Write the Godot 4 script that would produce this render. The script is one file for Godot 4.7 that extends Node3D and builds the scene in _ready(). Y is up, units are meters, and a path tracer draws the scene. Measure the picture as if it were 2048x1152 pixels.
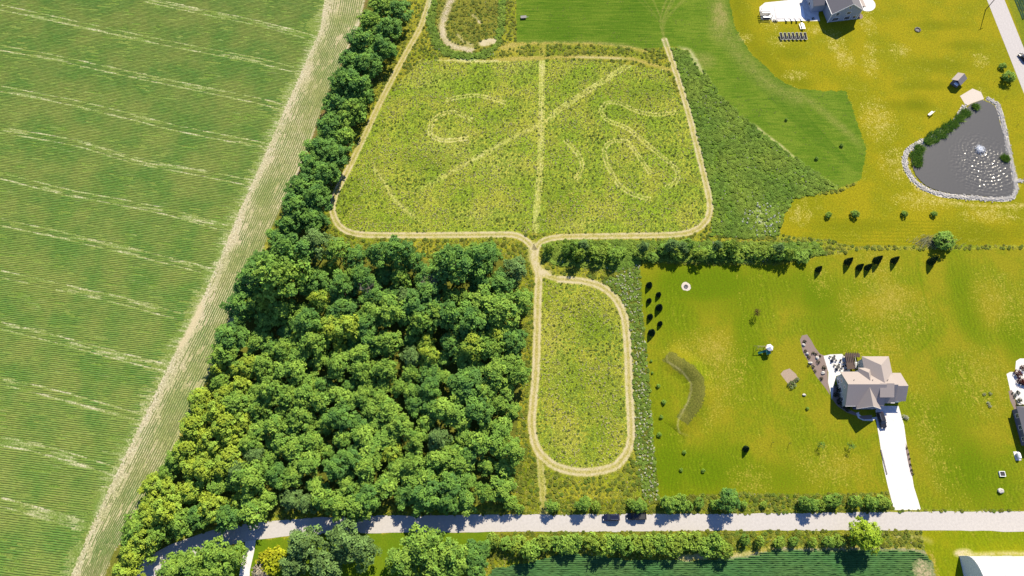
extends Node3D
# A country block seen from the air: crop field, wood, meadow with mown tracks, lawns, houses, pond and a gravel road.

const MAP_W := 2048
const MAP_H := 1100
const MAP_S := 5.0
const MAP_X := -204.8
const MAP_Z := -208.0
const LIGHT := 1.95          # how bright sunlit white paper is at this exposure; picture colours are divided by it to give base colours

var used := {}
var M := {}
var reg: PackedByteArray
var pale: PackedByteArray
var lush: PackedByteArray
var dirt: PackedByteArray
var rng := RandomNumberGenerator.new()


func _ready() -> void:
	rng.seed = 20240611
	# ---------------------------------------------------------------- camera, sky, sun, exposure
	var cam := Camera3D.new()
	cam.name = "camera"
	cam.fov = rad_to_deg(2.0 * atan(576.0 / 1365.0))
	cam.position = Vector3(0, 204, 0)
	cam.rotation_degrees = Vector3(-68.5, 0, 0)
	cam.far = 4000.0
	cam.near = 0.5
	cam.current = true
	add_child(cam)
	var env := Environment.new()
	env.background_mode = Environment.BG_SKY
	var sky := Sky.new()
	var sm := ProceduralSkyMaterial.new()
	sm.sky_top_color = Color(0.32, 0.45, 0.71)
	sm.sky_horizon_color = Color(0.74, 0.82, 0.92)
	sm.sky_curve = 0.15
	sm.ground_bottom_color = Color(0.2, 0.22, 0.12)
	sm.ground_horizon_color = Color(0.45, 0.5, 0.5)
	sm.sky_energy_multiplier = 0.86
	sm.sun_angle_max = 8.0
	sky.sky_material = sm
	env.sky = sky
	env.tonemap_mode = Environment.TONE_MAPPER_LINEAR
	env.tonemap_exposure = 1.74
	env.sdfgi_enabled = true
	env.ssao_enabled = true
	env.ssil_enabled = true
	var we := WorldEnvironment.new()
	we.name = "world_environment"
	we.environment = env
	add_child(we)
	var sun := DirectionalLight3D.new()
	sun.name = "sun"
	sun.light_energy = 1.6
	sun.light_color = Color(1.0, 0.955, 0.87)
	sun.light_angular_distance = 0.5
	sun.shadow_enabled = true
	add_child(sun)
	var az := deg_to_rad(25.0)
	var el := deg_to_rad(43.5)
	var to_sun := Vector3(sin(az) * cos(el), sin(el), -cos(az) * cos(el))
	sun.look_at_from_position(to_sun * 300.0, Vector3.ZERO, Vector3.UP)
	# ---------------------------------------------------------------- the setting
	materials()
	paint_land()
	setting()
	# ---------------------------------------------------------------- the things
	trees()
	main_house()
	pool_house()
	edge_house()
	hoop_barn()
	pond()
	vehicles()
	lawn_things()
	# ---------------------------------------------------------------- ground cover
	crops()
	ground_cover()


# ==================================================================== helpers
func numbered(called: String) -> String:
	var n: int = used.get(called, -1) + 1
	used[called] = n
	return called if n == 0 else "%s_%03d" % [called, n]


func tag(o: Node, label: String, category: String, group := "", kind := "") -> void:
	if label: o.set_meta("label", label)
	if category: o.set_meta("category", category)
	if group: o.set_meta("group", group)
	if kind: o.set_meta("kind", kind)


func thing(called: String, label: String, category: String, at := Vector3.ZERO, turn := 0.0, group := "") -> Node3D:
	var o := Node3D.new()
	o.name = numbered(called)
	add_child(o)
	o.position = at
	o.rotation.y = turn
	tag(o, label, category, group)
	return o


func begin() -> SurfaceTool:
	var st := SurfaceTool.new()
	st.begin(Mesh.PRIMITIVE_TRIANGLES)
	st.set_smooth_group(-1)
	return st


func commit(st: SurfaceTool, called: String, m: Material, parent: Node, smooth := false) -> MeshInstance3D:
	var o := MeshInstance3D.new()
	o.name = called if parent != self else numbered(called)
	st.generate_normals()
	o.mesh = st.commit()
	o.material_override = m
	parent.add_child(o, true)
	return o


func copy(o: Node3D, at: Vector3, turn: float, s: Vector3, called := "", label := "", group := "") -> Node3D:
	var c: Node3D = o.duplicate()
	c.name = numbered(called if called else String(o.name))
	add_child(c)
	c.position = at
	c.rotation.y = turn
	c.scale = s
	if label: c.set_meta("label", label)
	if group: c.set_meta("group", group)
	return c


func mat(key: String, r: float, g: float, b: float, rough := 0.85, metal := 0.0, spec := 0.5) -> StandardMaterial3D:
	var m := StandardMaterial3D.new()
	m.resource_name = key
	m.albedo_color = Color(r, g, b).linear_to_srgb()
	m.roughness = rough
	m.metallic = metal
	m.metallic_specular = spec
	M[key] = m
	return m


func noisy(key: String, r: float, g: float, b: float, rough: float, lo: float, hi: float, freq: float, scale: float) -> StandardMaterial3D:
	var m := mat(key, r, g, b, rough)
	var n := FastNoiseLite.new()
	n.seed = key.hash() % 1000
	n.frequency = freq
	n.fractal_octaves = 4
	var t := NoiseTexture2D.new()
	t.width = 256
	t.height = 256
	t.seamless = true
	t.noise = n
	var gr := Gradient.new()
	gr.set_color(0, Color(lo, lo, lo))
	gr.set_color(1, Color(hi, hi, hi))
	t.color_ramp = gr
	m.albedo_texture = t
	m.uv1_triplanar = true
	m.uv1_world_triplanar = true
	m.uv1_scale = Vector3.ONE * scale
	return m


func tri(st: SurfaceTool, a: Vector3, b: Vector3, c: Vector3) -> void:
	st.add_vertex(a); st.add_vertex(b); st.add_vertex(c)


func quad(st: SurfaceTool, a: Vector3, b: Vector3, c: Vector3, d: Vector3) -> void:
	st.add_vertex(a); st.add_vertex(b); st.add_vertex(c)
	st.add_vertex(a); st.add_vertex(c); st.add_vertex(d)


func box(st: SurfaceTool, c: Vector3, s: Vector3, b := Basis.IDENTITY) -> void:
	var p := []
	for i in 8:
		p.append(c + b * Vector3((-0.5 if i & 1 == 0 else 0.5) * s.x, (-0.5 if i & 2 == 0 else 0.5) * s.y, (-0.5 if i & 4 == 0 else 0.5) * s.z))
	quad(st, p[0], p[2], p[3], p[1]); quad(st, p[4], p[5], p[7], p[6])
	quad(st, p[0], p[4], p[6], p[2]); quad(st, p[1], p[3], p[7], p[5])
	quad(st, p[2], p[6], p[7], p[3]); quad(st, p[0], p[1], p[5], p[4])


# a slab under a flat polygon given from above (any order), thickness downwards along its normal
func slab(st: SurfaceTool, pts: Array, thick: float) -> void:
	var n: Vector3 = (pts[1] - pts[0]).cross(pts[2] - pts[0]).normalized()
	if n.y < 0.0:
		n = -n
		pts = pts.duplicate(); pts.reverse()
	# now counter-clockwise seen from above; front faces run clockwise
	var low := []
	for p in pts: low.append(p - n * thick)
	for i in range(1, pts.size() - 1):
		tri(st, pts[0], pts[i + 1], pts[i])
		tri(st, low[0], low[i], low[i + 1])
	for i in pts.size():
		var k: int = (i + 1) % pts.size()
		quad(st, pts[i], pts[k], low[k], low[i])


# a vertical prism over a ground polygon
func prism(st: SurfaceTool, pts: Array, y0: float, y1: float, uv := false) -> void:
	var poly := PackedVector2Array(pts)
	if Geometry2D.is_polygon_clockwise(poly):
		poly.reverse()
	var idx := Geometry2D.triangulate_polygon(poly)
	for k in range(0, idx.size(), 3):
		for q in [k, k + 1, k + 2]:
			var p := poly[idx[q]]
			if uv: st.set_uv(Vector2((p.x - MAP_X) * MAP_S / MAP_W, (p.y - MAP_Z) * MAP_S / MAP_H))
			st.add_vertex(Vector3(p.x, y1, p.y))
	for i in poly.size():
		var a := poly[i]
		var b := poly[(i + 1) % poly.size()]
		if uv: st.set_uv(Vector2((a.x - MAP_X) * MAP_S / MAP_W, (a.y - MAP_Z) * MAP_S / MAP_H))
		quad(st, Vector3(a.x, y0, a.y), Vector3(a.x, y1, a.y), Vector3(b.x, y1, b.y), Vector3(b.x, y0, b.y))


func tube(st: SurfaceTool, a: Vector3, b: Vector3, ra: float, rb: float, n := 6) -> void:
	var d := (b - a).normalized()
	var u := d.cross(Vector3.UP if absf(d.y) < 0.9 else Vector3.RIGHT).normalized()
	var v := d.cross(u)
	for i in n:
		var p := u * cos(TAU * i / n) + v * sin(TAU * i / n)
		var q := u * cos(TAU * (i + 1) / n) + v * sin(TAU * (i + 1) / n)
		quad(st, a + p * ra, b + p * rb, b + q * rb, a + q * ra)
		tri(st, b, b + q * rb, b + p * rb)
		tri(st, a, a + p * ra, a + q * ra)


func blob(st: SurfaceTool, c: Vector3, s: Vector3, r: RandomNumberGenerator, rough := 0.2, seg := 6, rings := 3) -> void:
	var rows := []
	for j in rings + 1:
		var row := []
		var th := PI * j / rings
		for i in seg:
			var f := 1.0 + r.randf_range(-rough, rough)
			row.append(c + Vector3(sin(th) * cos(TAU * i / seg) * s.x, cos(th) * s.y, sin(th) * sin(TAU * i / seg) * s.z) * f)
		rows.append(row)
	for j in rings:
		for i in seg:
			var k := (i + 1) % seg
			quad(st, rows[j][i], rows[j][k], rows[j + 1][k], rows[j + 1][i])


func circle(c: Vector2, r: float, n := 20, wob := 0.0) -> Array:
	var out := []
	for i in n:
		out.append(c + Vector2.from_angle(TAU * i / n) * (r * (1.0 + rng.randf_range(-wob, wob))))
	return out


func ribbon(pts: Array, half: float, wob := 0.0) -> Array:
	var l := []
	var r := []
	var fine := resample(pts, 2.0)
	for i in fine.size():
		var d: Vector2 = (fine[mini(i + 1, fine.size() - 1)] - fine[maxi(i - 1, 0)]).normalized()
		var n := Vector2(-d.y, d.x)
		l.append(fine[i] + n * (half + rng.randf_range(-wob, wob)))
		r.append(fine[i] - n * (half + rng.randf_range(-wob, wob)))
	r.reverse()
	return l + r


func resample(pts: Array, step: float) -> Array:
	var c := Curve2D.new()
	for i in pts.size():
		var t := Vector2.ZERO
		if i > 0 and i < pts.size() - 1:
			t = (pts[i + 1] - pts[i - 1]).normalized() * minf(pts[i].distance_to(pts[i - 1]), pts[i].distance_to(pts[i + 1])) * 0.33
		c.add_point(pts[i], -t, t)
	var out := []
	var n := maxi(2, int(c.get_baked_length() / step))
	for i in n + 1:
		out.append(c.sample_baked(c.get_baked_length() * i / n))
	return out


func shift(pts: Array, by: float) -> Array:
	var out := []
	for i in pts.size():
		var d: Vector2 = (pts[mini(i + 1, pts.size() - 1)] - pts[maxi(i - 1, 0)]).normalized()
		out.append(pts[i] + Vector2(-d.y, d.x) * by)
	return out


func sheet(called: String, pts: Array, y: float, m: Material, uv := true) -> MeshInstance3D:
	var poly := PackedVector2Array(pts)
	var st := begin()
	var idx := Geometry2D.triangulate_polygon(poly)
	if idx.is_empty(): print("no triangles: ", called)
	for k in range(0, idx.size(), 3):
		var order := [k, k + 1, k + 2]
		var a := poly[idx[k]]; var b := poly[idx[k + 1]]; var c := poly[idx[k + 2]]
		if (b - a).cross(c - a) < 0.0: order = [k, k + 2, k + 1]
		for q in order:
			var p := poly[idx[q]]
			if uv: st.set_uv(Vector2((p.x - MAP_X) * MAP_S / MAP_W, (p.y - MAP_Z) * MAP_S / MAP_H))
			st.add_vertex(Vector3(p.x, y, p.y))
	var o := commit(st, called, m, self)
	o.set_meta("kind", "structure")
	return o


# ==================================================================== materials
func materials() -> void:
	noisy("gravel", 0.45, 0.425, 0.395, 0.95, 0.93, 1.0, 0.05, 0.09)
	noisy("concrete", 0.66, 0.64, 0.61, 0.9, 0.88, 1.0, 0.02, 0.15)
	noisy("asphalt", 0.44, 0.415, 0.40, 0.9, 0.9, 1.0, 0.05, 0.1)
	noisy("mulch", 0.30, 0.225, 0.19, 0.95, 0.65, 1.0, 0.08, 0.5)
	noisy("sand", 0.60, 0.53, 0.45, 0.95, 0.8, 1.0, 0.05, 0.3)
	noisy("soil", 0.42, 0.32, 0.23, 0.95, 0.7, 1.0, 0.05, 0.3)
	noisy("shingle", 0.40, 0.345, 0.31, 0.9, 0.8, 1.0, 0.08, 0.9)
	noisy("slate", 0.16, 0.155, 0.17, 0.85, 0.8, 1.0, 0.08, 0.9)
	noisy("siding", 0.42, 0.46, 0.47, 0.8, 0.9, 1.0, 0.02, 0.4)
	noisy("siding_dark", 0.12, 0.13, 0.2, 0.8, 0.9, 1.0, 0.02, 0.4)
	noisy("siding_blue", 0.33, 0.38, 0.46, 0.8, 0.9, 1.0, 0.02, 0.4)
	noisy("fabric_roof", 0.82, 0.82, 0.82, 0.6, 0.95, 1.0, 0.02, 0.1)
	noisy("barn_end", 0.78, 0.81, 0.84, 0.7, 0.85, 1.0, 0.03, 0.2)
	noisy("deck_wood", 0.10, 0.065, 0.05, 0.85, 0.7, 1.0, 0.06, 0.6)
	noisy("wood_pale", 0.45, 0.36, 0.22, 0.85, 0.8, 1.0, 0.06, 0.6)
	noisy("rock", 0.66, 0.63, 0.57, 0.95, 0.7, 1.0, 0.1, 0.6)
	noisy("rock_grey", 0.32, 0.30, 0.29, 0.95, 0.7, 1.0, 0.1, 0.6)
	noisy("bark", 0.12, 0.09, 0.065, 0.95, 0.6, 1.0, 0.1, 0.6)
	noisy("dead_wood", 0.40, 0.34, 0.27, 0.95, 0.7, 1.0, 0.1, 0.6)
	mat("white", 0.8, 0.8, 0.79, 0.6)
	mat("trim", 0.75, 0.74, 0.72, 0.6)
	mat("glass", 0.03, 0.035, 0.045, 0.08, 0.0, 0.6)
	mat("black", 0.02, 0.02, 0.022, 0.6)
	mat("tyre", 0.025, 0.025, 0.025, 0.9)
	mat("steel", 0.5, 0.5, 0.52, 0.35, 0.8)
	mat("paint_navy", 0.012, 0.014, 0.035, 0.25, 0.3, 0.6)
	mat("paint_black", 0.012, 0.012, 0.014, 0.25, 0.3, 0.6)
	mat("paint_grey", 0.03, 0.03, 0.033, 0.3, 0.4, 0.6)
	mat("tail", 0.35, 0.02, 0.02, 0.3)
	mat("lamp_clear", 0.7, 0.7, 0.7, 0.2)
	mat("slide_green", 0.02, 0.16, 0.11, 0.5)
	mat("panel", 0.008, 0.009, 0.014, 0.6, 0.0, 0.2)
	mat("water", 0.085, 0.083, 0.077, 0.2, 0.0, 0.5)
	mat("foam", 0.85, 0.87, 0.88, 0.5)
	mat("red", 0.25, 0.05, 0.04, 0.7)
	mat("copper", 0.33, 0.14, 0.08, 0.7)
	for k in ["fabric_roof"]:      # thin woven cover that lets daylight through
		M[k].backlight_enabled = true
		M[k].backlight = Color(0.92, 0.92, 0.92)
	var leaf := mat("leaf", 1, 1, 1, 0.6, 0.0, 0.2)
	leaf.vertex_color_use_as_albedo = true
	leaf.cull_mode = BaseMaterial3D.CULL_DISABLED
	leaf.backlight_enabled = true
	leaf.backlight = Color(0.38, 0.46, 0.2)
	var plain := mat("tinted", 1, 1, 1, 0.9, 0.0, 0.2)
	plain.vertex_color_use_as_albedo = true
	plain.cull_mode = BaseMaterial3D.CULL_DISABLED
	var far := mat("far_grass", 0.085, 0.1, 0.02, 0.95)
	far.resource_name = "far_grass"


# ==================================================================== the land map: what grows or lies where (colour only)
func region(im: Image, id: int, pts: Array) -> void:
	var c := Color8(id, id, id)
	var q := PackedVector2Array()
	var lo := 1e9
	var hi := -1e9
	for p in pts:
		var t := Vector2((p.x - MAP_X) * MAP_S, (p.y - MAP_Z) * MAP_S)
		q.append(t)
		lo = minf(lo, t.y); hi = maxf(hi, t.y)
	for j in range(maxi(0, int(lo)), mini(MAP_H - 1, int(hi)) + 1):
		var y := j + 0.5
		var xs := []
		for i in q.size():
			var a := q[i]
			var b := q[(i + 1) % q.size()]
			if (a.y <= y) != (b.y <= y):
				xs.append(a.x + (y - a.y) / (b.y - a.y) * (b.x - a.x))
		xs.sort()
		for k in range(0, xs.size() - 1, 2):
			var x0 := clampi(roundi(xs[k]), 0, MAP_W)
			var x1 := clampi(roundi(xs[k + 1]), 0, MAP_W)
			if x1 > x0: im.fill_rect(Rect2i(x0, j, x1 - x0, 1), c)


# raises a mask along a line; half in metres
func stroke(mask: PackedByteArray, pts: Array, half: float, strength: float, soft := 0.6, fade_ends := false) -> PackedByteArray:
	var fine := resample(pts, clampf(half * 0.4, 0.22, 1.0))
	var n := fine.size()
	for s in n:
		var p: Vector2 = fine[s]
		var k := strength
		if fade_ends: k *= clampf(minf(s, n - 1 - s) / (0.15 * n + 0.01), 0.0, 1.0)
		var r := (half + 0.3) * MAP_S
		var cx := (p.x - MAP_X) * MAP_S
		var cy := (p.y - MAP_Z) * MAP_S
		for j in range(maxi(0, int(cy - r)), mini(MAP_H - 1, int(cy + r) + 1) + 1):
			for i in range(maxi(0, int(cx - r)), mini(MAP_W - 1, int(cx + r) + 1) + 1):
				var d := sqrt((i - cx) * (i - cx) + (j - cy) * (j - cy)) / (half * MAP_S)
				if d < 1.0:
					var v := int(k * clampf((1.0 - d) / soft, 0.0, 1.0))
					var at := j * MAP_W + i
					if v > mask[at]: mask[at] = v
	return mask


func spot(mask: PackedByteArray, c: Vector2, rx: float, rz: float, strength: float, turn := 0.0) -> PackedByteArray:
	var r := maxf(rx, rz) * MAP_S
	var cx := (c.x - MAP_X) * MAP_S
	var cy := (c.y - MAP_Z) * MAP_S
	var ca := cos(turn)
	var sa := sin(turn)
	for j in range(maxi(0, int(cy - r)), mini(MAP_H - 1, int(cy + r)) + 1):
		for i in range(maxi(0, int(cx - r)), mini(MAP_W - 1, int(cx + r)) + 1):
			var dx := ((i - cx) * ca + (j - cy) * sa) / (rx * MAP_S)
			var dy := (-(i - cx) * sa + (j - cy) * ca) / (rz * MAP_S)
			var d := dx * dx + dy * dy
			if d < 1.0:
				var at := j * MAP_W + i
				mask[at] = mini(255, int(mask[at] + strength * (1.0 - d)))
	return mask


func noise_bytes(w: int, h: int, freq: float, seed_: int, oct := 3, to_w := 0, to_h := 0) -> PackedByteArray:
	var n := FastNoiseLite.new()
	n.seed = seed_
	n.frequency = freq
	n.noise_type = FastNoiseLite.TYPE_SIMPLEX_SMOOTH
	n.fractal_octaves = oct
	var im := n.get_image(w, h, false, false, true)
	im.convert(Image.FORMAT_L8)
	if to_w: im.resize(to_w, to_h, Image.INTERPOLATE_CUBIC)
	return im.get_data()


var TRACK_LOOP_W := [Vector2(-31.34, -202.62), Vector2(-34.47, -187.42), Vector2(-39.41, -174.46), Vector2(-43.7, -163.09), Vector2(-48.69, -148.85), Vector2(-51.11, -140.8), Vector2(-56.02, -126.07), Vector2(-59.88, -115.64), Vector2(-60.77, -110.84), Vector2(-59.61, -105.73), Vector2(-55.84, -101.08), Vector2(-49.06, -99.42), Vector2(-32.15, -99.24), Vector2(-12.27, -99.42), Vector2(0.99, -99.42), Vector2(5.28, -96.67), Vector2(7.55, -93.41)]
var TRACK_LOOP_E := [Vector2(7.55, -93.41), Vector2(8.57, -96.13), Vector2(11.74, -97.95), Vector2(17.55, -98.68), Vector2(37.44, -99.05), Vector2(53.2, -99.42), Vector2(59.44, -100.52), Vector2(64.09, -103.68), Vector2(66.61, -108.56), Vector2(66.53, -115.84), Vector2(65.21, -128.08), Vector2(62.84, -148.85), Vector2(59.9, -166.46), Vector2(57.03, -180.76)]
var TRACK_STEM := [Vector2(7.55, -93.77), Vector2(7.18, -90.18), Vector2(8.59, -85.76), Vector2(8.14, -76.24), Vector2(7.64, -62.93), Vector2(7.02, -50.19), Vector2(5.84, -39.5), Vector2(6.21, -32.69), Vector2(8.21, -28.05), Vector2(11.8, -24.91), Vector2(18.3, -23.07), Vector2(24.84, -23.21), Vector2(30.61, -24.91), Vector2(33.74, -28.48), Vector2(35.24, -33.57), Vector2(35.5, -47.1), Vector2(35.82, -59.69), Vector2(35.41, -70.84), Vector2(32.9, -76.92), Vector2(28.31, -81.22), Vector2(21.94, -82.96), Vector2(14.69, -83.48)]
var TRACK_EXIT := [Vector2(7.92, -28.48), Vector2(8.53, -20.68), Vector2(9.09, -11.19)]
var TRACK_LINK := [Vector2(8.13, -87.52), Vector2(11.48, -84.53), Vector2(16.3, -83.31)]
var MID_PATH := [Vector2(11.22, -178.88), Vector2(10.63, -153.17), Vector2(9.68, -126.07), Vector2(8.46, -112.37), Vector2(7.63, -99.6)]
var ROAD_N := [Vector2(167.4, -12.28), Vector2(145.73, -12.14), Vector2(96.13, -11.73), Vector2(72.77, -11.46), Vector2(39.22, -11.33), Vector2(2.27, -11.19), Vector2(-20.45, -11.06), Vector2(-40.31, -10.79), Vector2(-57.29, -10.25), Vector2(-68.53, -9.44), Vector2(-76.87, -8.37), Vector2(-85.09, -6.77), Vector2(-91.76, -4.66), Vector2(-98.23, -1.78), Vector2(-104.42, 2.1), Vector2(-110.25, 7.18)]
var ROAD_S := [Vector2(-98.55, 10.93), Vector2(-95.4, 5.92), Vector2(-89.36, 1.07), Vector2(-82.88, -1.78), Vector2(-75.49, -3.74), Vector2(-67.24, -4.92), Vector2(-56.8, -5.71), Vector2(-39.97, -6.24), Vector2(-20.27, -6.38), Vector2(0.84, -6.51), Vector2(38.87, -6.64), Vector2(72.14, -6.91), Vector2(109.34, -6.91), Vector2(144.21, -6.64), Vector2(165.58, -6.51)]
var SIDE_ROAD := [Vector2(182.46, -209.7), Vector2(183.02, -199.62), Vector2(184.22, -177.25), Vector2(185.28, -156.01), Vector2(187.77, -126.07), Vector2(201.6, -126.07), Vector2(192.13, -147.14), Vector2(190.87, -176.32), Vector2(189.76, -199.62), Vector2(188.71, -209.7)]
var LANE := [Vector2(-74.92, -4.66), Vector2(-71.83, -4.66), Vector2(-71.91, -1.13), Vector2(-72.39, 3.38), Vector2(-72.22, 6.55), Vector2(-75.24, 6.55), Vector2(-75.06, 2.1), Vector2(-74.51, -1.78)]
var DRIVE := [Vector2(108.66, -38.01), Vector2(108.54, -32.11), Vector2(108.14, -24.91), Vector2(108.32, -19.28), Vector2(108.78, -12.41), Vector2(116.47, -12.41), Vector2(116.21, -15.14), Vector2(115.81, -18.59), Vector2(116.19, -28.48), Vector2(116.37, -32.11), Vector2(116.7, -36.52), Vector2(116.25, -42.21), Vector2(109.48, -42.21)]
var WOOD := [Vector2(-75.22, -93.77), Vector2(-63.06, -93.77), Vector2(-52.96, -90.9), Vector2(-26.79, -90.54), Vector2(-3.93, -91.26), Vector2(0.65, -88.41), Vector2(2.57, -79.67), Vector2(3.15, -69.51), Vector2(2.43, -47.1), Vector2(1.18, -32.11), Vector2(-0.29, -20.68), Vector2(-4.14, -14.32), Vector2(-40.54, -13.77), Vector2(-66, -11.87), Vector2(-82.52, -8.37), Vector2(-97.27, -4.13), Vector2(-105.67, -7.57), Vector2(-102.16, -16.51), Vector2(-97.11, -28.48), Vector2(-93.63, -36.52), Vector2(-90.35, -48.64), Vector2(-86.93, -61.3), Vector2(-83.11, -72.86), Vector2(-79.83, -84.01)]
var CROP := [Vector2(-221.93, -204.62), Vector2(-72.17, -204.62), Vector2(-72.47, -185.03), Vector2(-77.65, -164.21), Vector2(-82.53, -144.59), Vector2(-86.55, -128.08), Vector2(-91.5, -108.56), Vector2(-95.88, -88.41), Vector2(-100.78, -69.51), Vector2(-105.82, -54.11), Vector2(-109.85, -39.5), Vector2(-114.26, -24.91), Vector2(-118.55, -8.37), Vector2(-122.29, 8.44), Vector2(-156.48, 8.44)]
var HEAD := [Vector2(-72.17, -204.62), Vector2(-56.06, -204.62), Vector2(-57.95, -187.42), Vector2(-61.99, -173.31), Vector2(-67.39, -153.17), Vector2(-70.73, -134.17), Vector2(-74.97, -118.17), Vector2(-79.84, -102.93), Vector2(-83.31, -85.76), Vector2(-87.37, -69.51), Vector2(-90.83, -56.49), Vector2(-94.4, -45.56), Vector2(-98.32, -33.57), Vector2(-102.07, -22.08), Vector2(-107.09, -9.71), Vector2(-111.2, -0.48), Vector2(-112.71, 8.44), Vector2(-122.29, 8.44), Vector2(-118.55, -8.37), Vector2(-114.26, -24.91), Vector2(-109.85, -39.5), Vector2(-105.82, -54.11), Vector2(-100.78, -69.51), Vector2(-95.88, -88.41), Vector2(-91.5, -108.56), Vector2(-86.55, -128.08), Vector2(-82.53, -144.59), Vector2(-77.65, -164.21), Vector2(-72.47, -185.03)]
var MEADOW := [Vector2(-33.69, -171.47), Vector2(1.11, -170.55), Vector2(28.85, -171.01), Vector2(56.23, -166.46), Vector2(62.2, -147.78), Vector2(64.52, -128.08), Vector2(65.96, -115.26), Vector2(65.93, -108.56), Vector2(63.47, -104.24), Vector2(58.85, -101.26), Vector2(53.28, -100.34), Vector2(5.97, -99.97), Vector2(-12.28, -100.34), Vector2(-49.13, -100.34), Vector2(-55.26, -102), Vector2(-58.81, -106.11), Vector2(-59.93, -110.84), Vector2(-58.84, -115.45), Vector2(-55.12, -125.67), Vector2(-50.2, -140.39), Vector2(-45.01, -155.35)]
var INNER := [Vector2(9.68, -83.13), Vector2(21.91, -82.09), Vector2(27.63, -80.36), Vector2(31.9, -76.24), Vector2(34.44, -70.51), Vector2(34.89, -59.69), Vector2(34.74, -47.1), Vector2(34.37, -33.86), Vector2(32.9, -29.21), Vector2(30.09, -26.05), Vector2(24.75, -24.34), Vector2(18.34, -24.2), Vector2(12.27, -26.05), Vector2(9.1, -28.92), Vector2(7.1, -32.98), Vector2(6.88, -39.5), Vector2(7.93, -50.19), Vector2(8.58, -62.93)]
var LAWN := [Vector2(41.57, -89.29), Vector2(61.21, -88.41), Vector2(87.25, -88.41), Vector2(101.14, -91.61), Vector2(109.12, -92.33), Vector2(111.02, -93.77), Vector2(143.86, -93.77), Vector2(168.32, -94.31), Vector2(193.3, -94.31), Vector2(167.44, -12.41), Vector2(116.5, -12.55), Vector2(108.84, -12.68), Vector2(107.18, -17.2), Vector2(82.69, -16.79), Vector2(64.08, -17.2), Vector2(53.92, -16.24), Vector2(42.08, -15.14), Vector2(41.72, -29.21), Vector2(41.72, -53.32), Vector2(41.32, -69.51)]
var UPPER := [Vector2(83.61, -204.62), Vector2(228.14, -204.62), Vector2(193.42, -94.68), Vector2(168.67, -95.58), Vector2(144.29, -95.58), Vector2(111.28, -95.22), Vector2(105.07, -97.4), Vector2(88.81, -99.24), Vector2(91.22, -106.67), Vector2(95.9, -113.14), Vector2(111.52, -115.26), Vector2(119.57, -120.13), Vector2(123.74, -132.13), Vector2(122.57, -145.65), Vector2(121.06, -157.1), Vector2(111.64, -157.1), Vector2(102.78, -158.43), Vector2(97.84, -161.97), Vector2(88.49, -174.46), Vector2(84.08, -187.42)]
var HAY := [Vector2(1.55, -204.62), Vector2(83.61, -204.62), Vector2(84.08, -187.42), Vector2(88.49, -174.46), Vector2(97.84, -161.97), Vector2(102.78, -158.43), Vector2(111.64, -157.1), Vector2(121.06, -157.1), Vector2(122.57, -145.65), Vector2(123.74, -132.13), Vector2(119.57, -120.13), Vector2(111.83, -117), Vector2(101.67, -126.07), Vector2(84.53, -143.54), Vector2(75.2, -155.35), Vector2(67.11, -174.46), Vector2(59.93, -177.48), Vector2(49.56, -176.08), Vector2(29.18, -178.88), Vector2(1.5, -179.35)]
var WEEDS := [Vector2(58.92, -176.55), Vector2(67.11, -174.46), Vector2(75.2, -155.35), Vector2(84.53, -143.54), Vector2(101.67, -126.07), Vector2(111.83, -117), Vector2(95.9, -113.14), Vector2(91.22, -106.67), Vector2(87.98, -99.24), Vector2(78.68, -97.77), Vector2(65.62, -99.24), Vector2(67.95, -108.56), Vector2(67.42, -116.22), Vector2(66.29, -130.1), Vector2(63.73, -148.85), Vector2(61, -166.46)]
var BEANS := [Vector2(-8.75, 8.44), Vector2(-5.39, 3.13), Vector2(4.99, 1.46), Vector2(14.77, -1.13), Vector2(31.39, 0.56), Vector2(52.17, 1.07), Vector2(63.43, -0.22), Vector2(74.84, -2.17), Vector2(94.42, -2.3), Vector2(115.31, -2.04), Vector2(116.88, 2.1), Vector2(117.09, 8.44)]


func ruts(pts: Array, half: float, gauge: float, strength: float, middle: float) -> void:
	var fine := resample(pts, 2.0)
	pale = stroke(pale, fine, half, middle, 0.8)
	for s in [-1, 1]:
		dirt = stroke(dirt, shift(fine, s * gauge), half * 0.42, strength, 0.7)
	dirt = stroke(dirt, fine, half * 0.8, strength * 0.42, 0.5)


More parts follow.
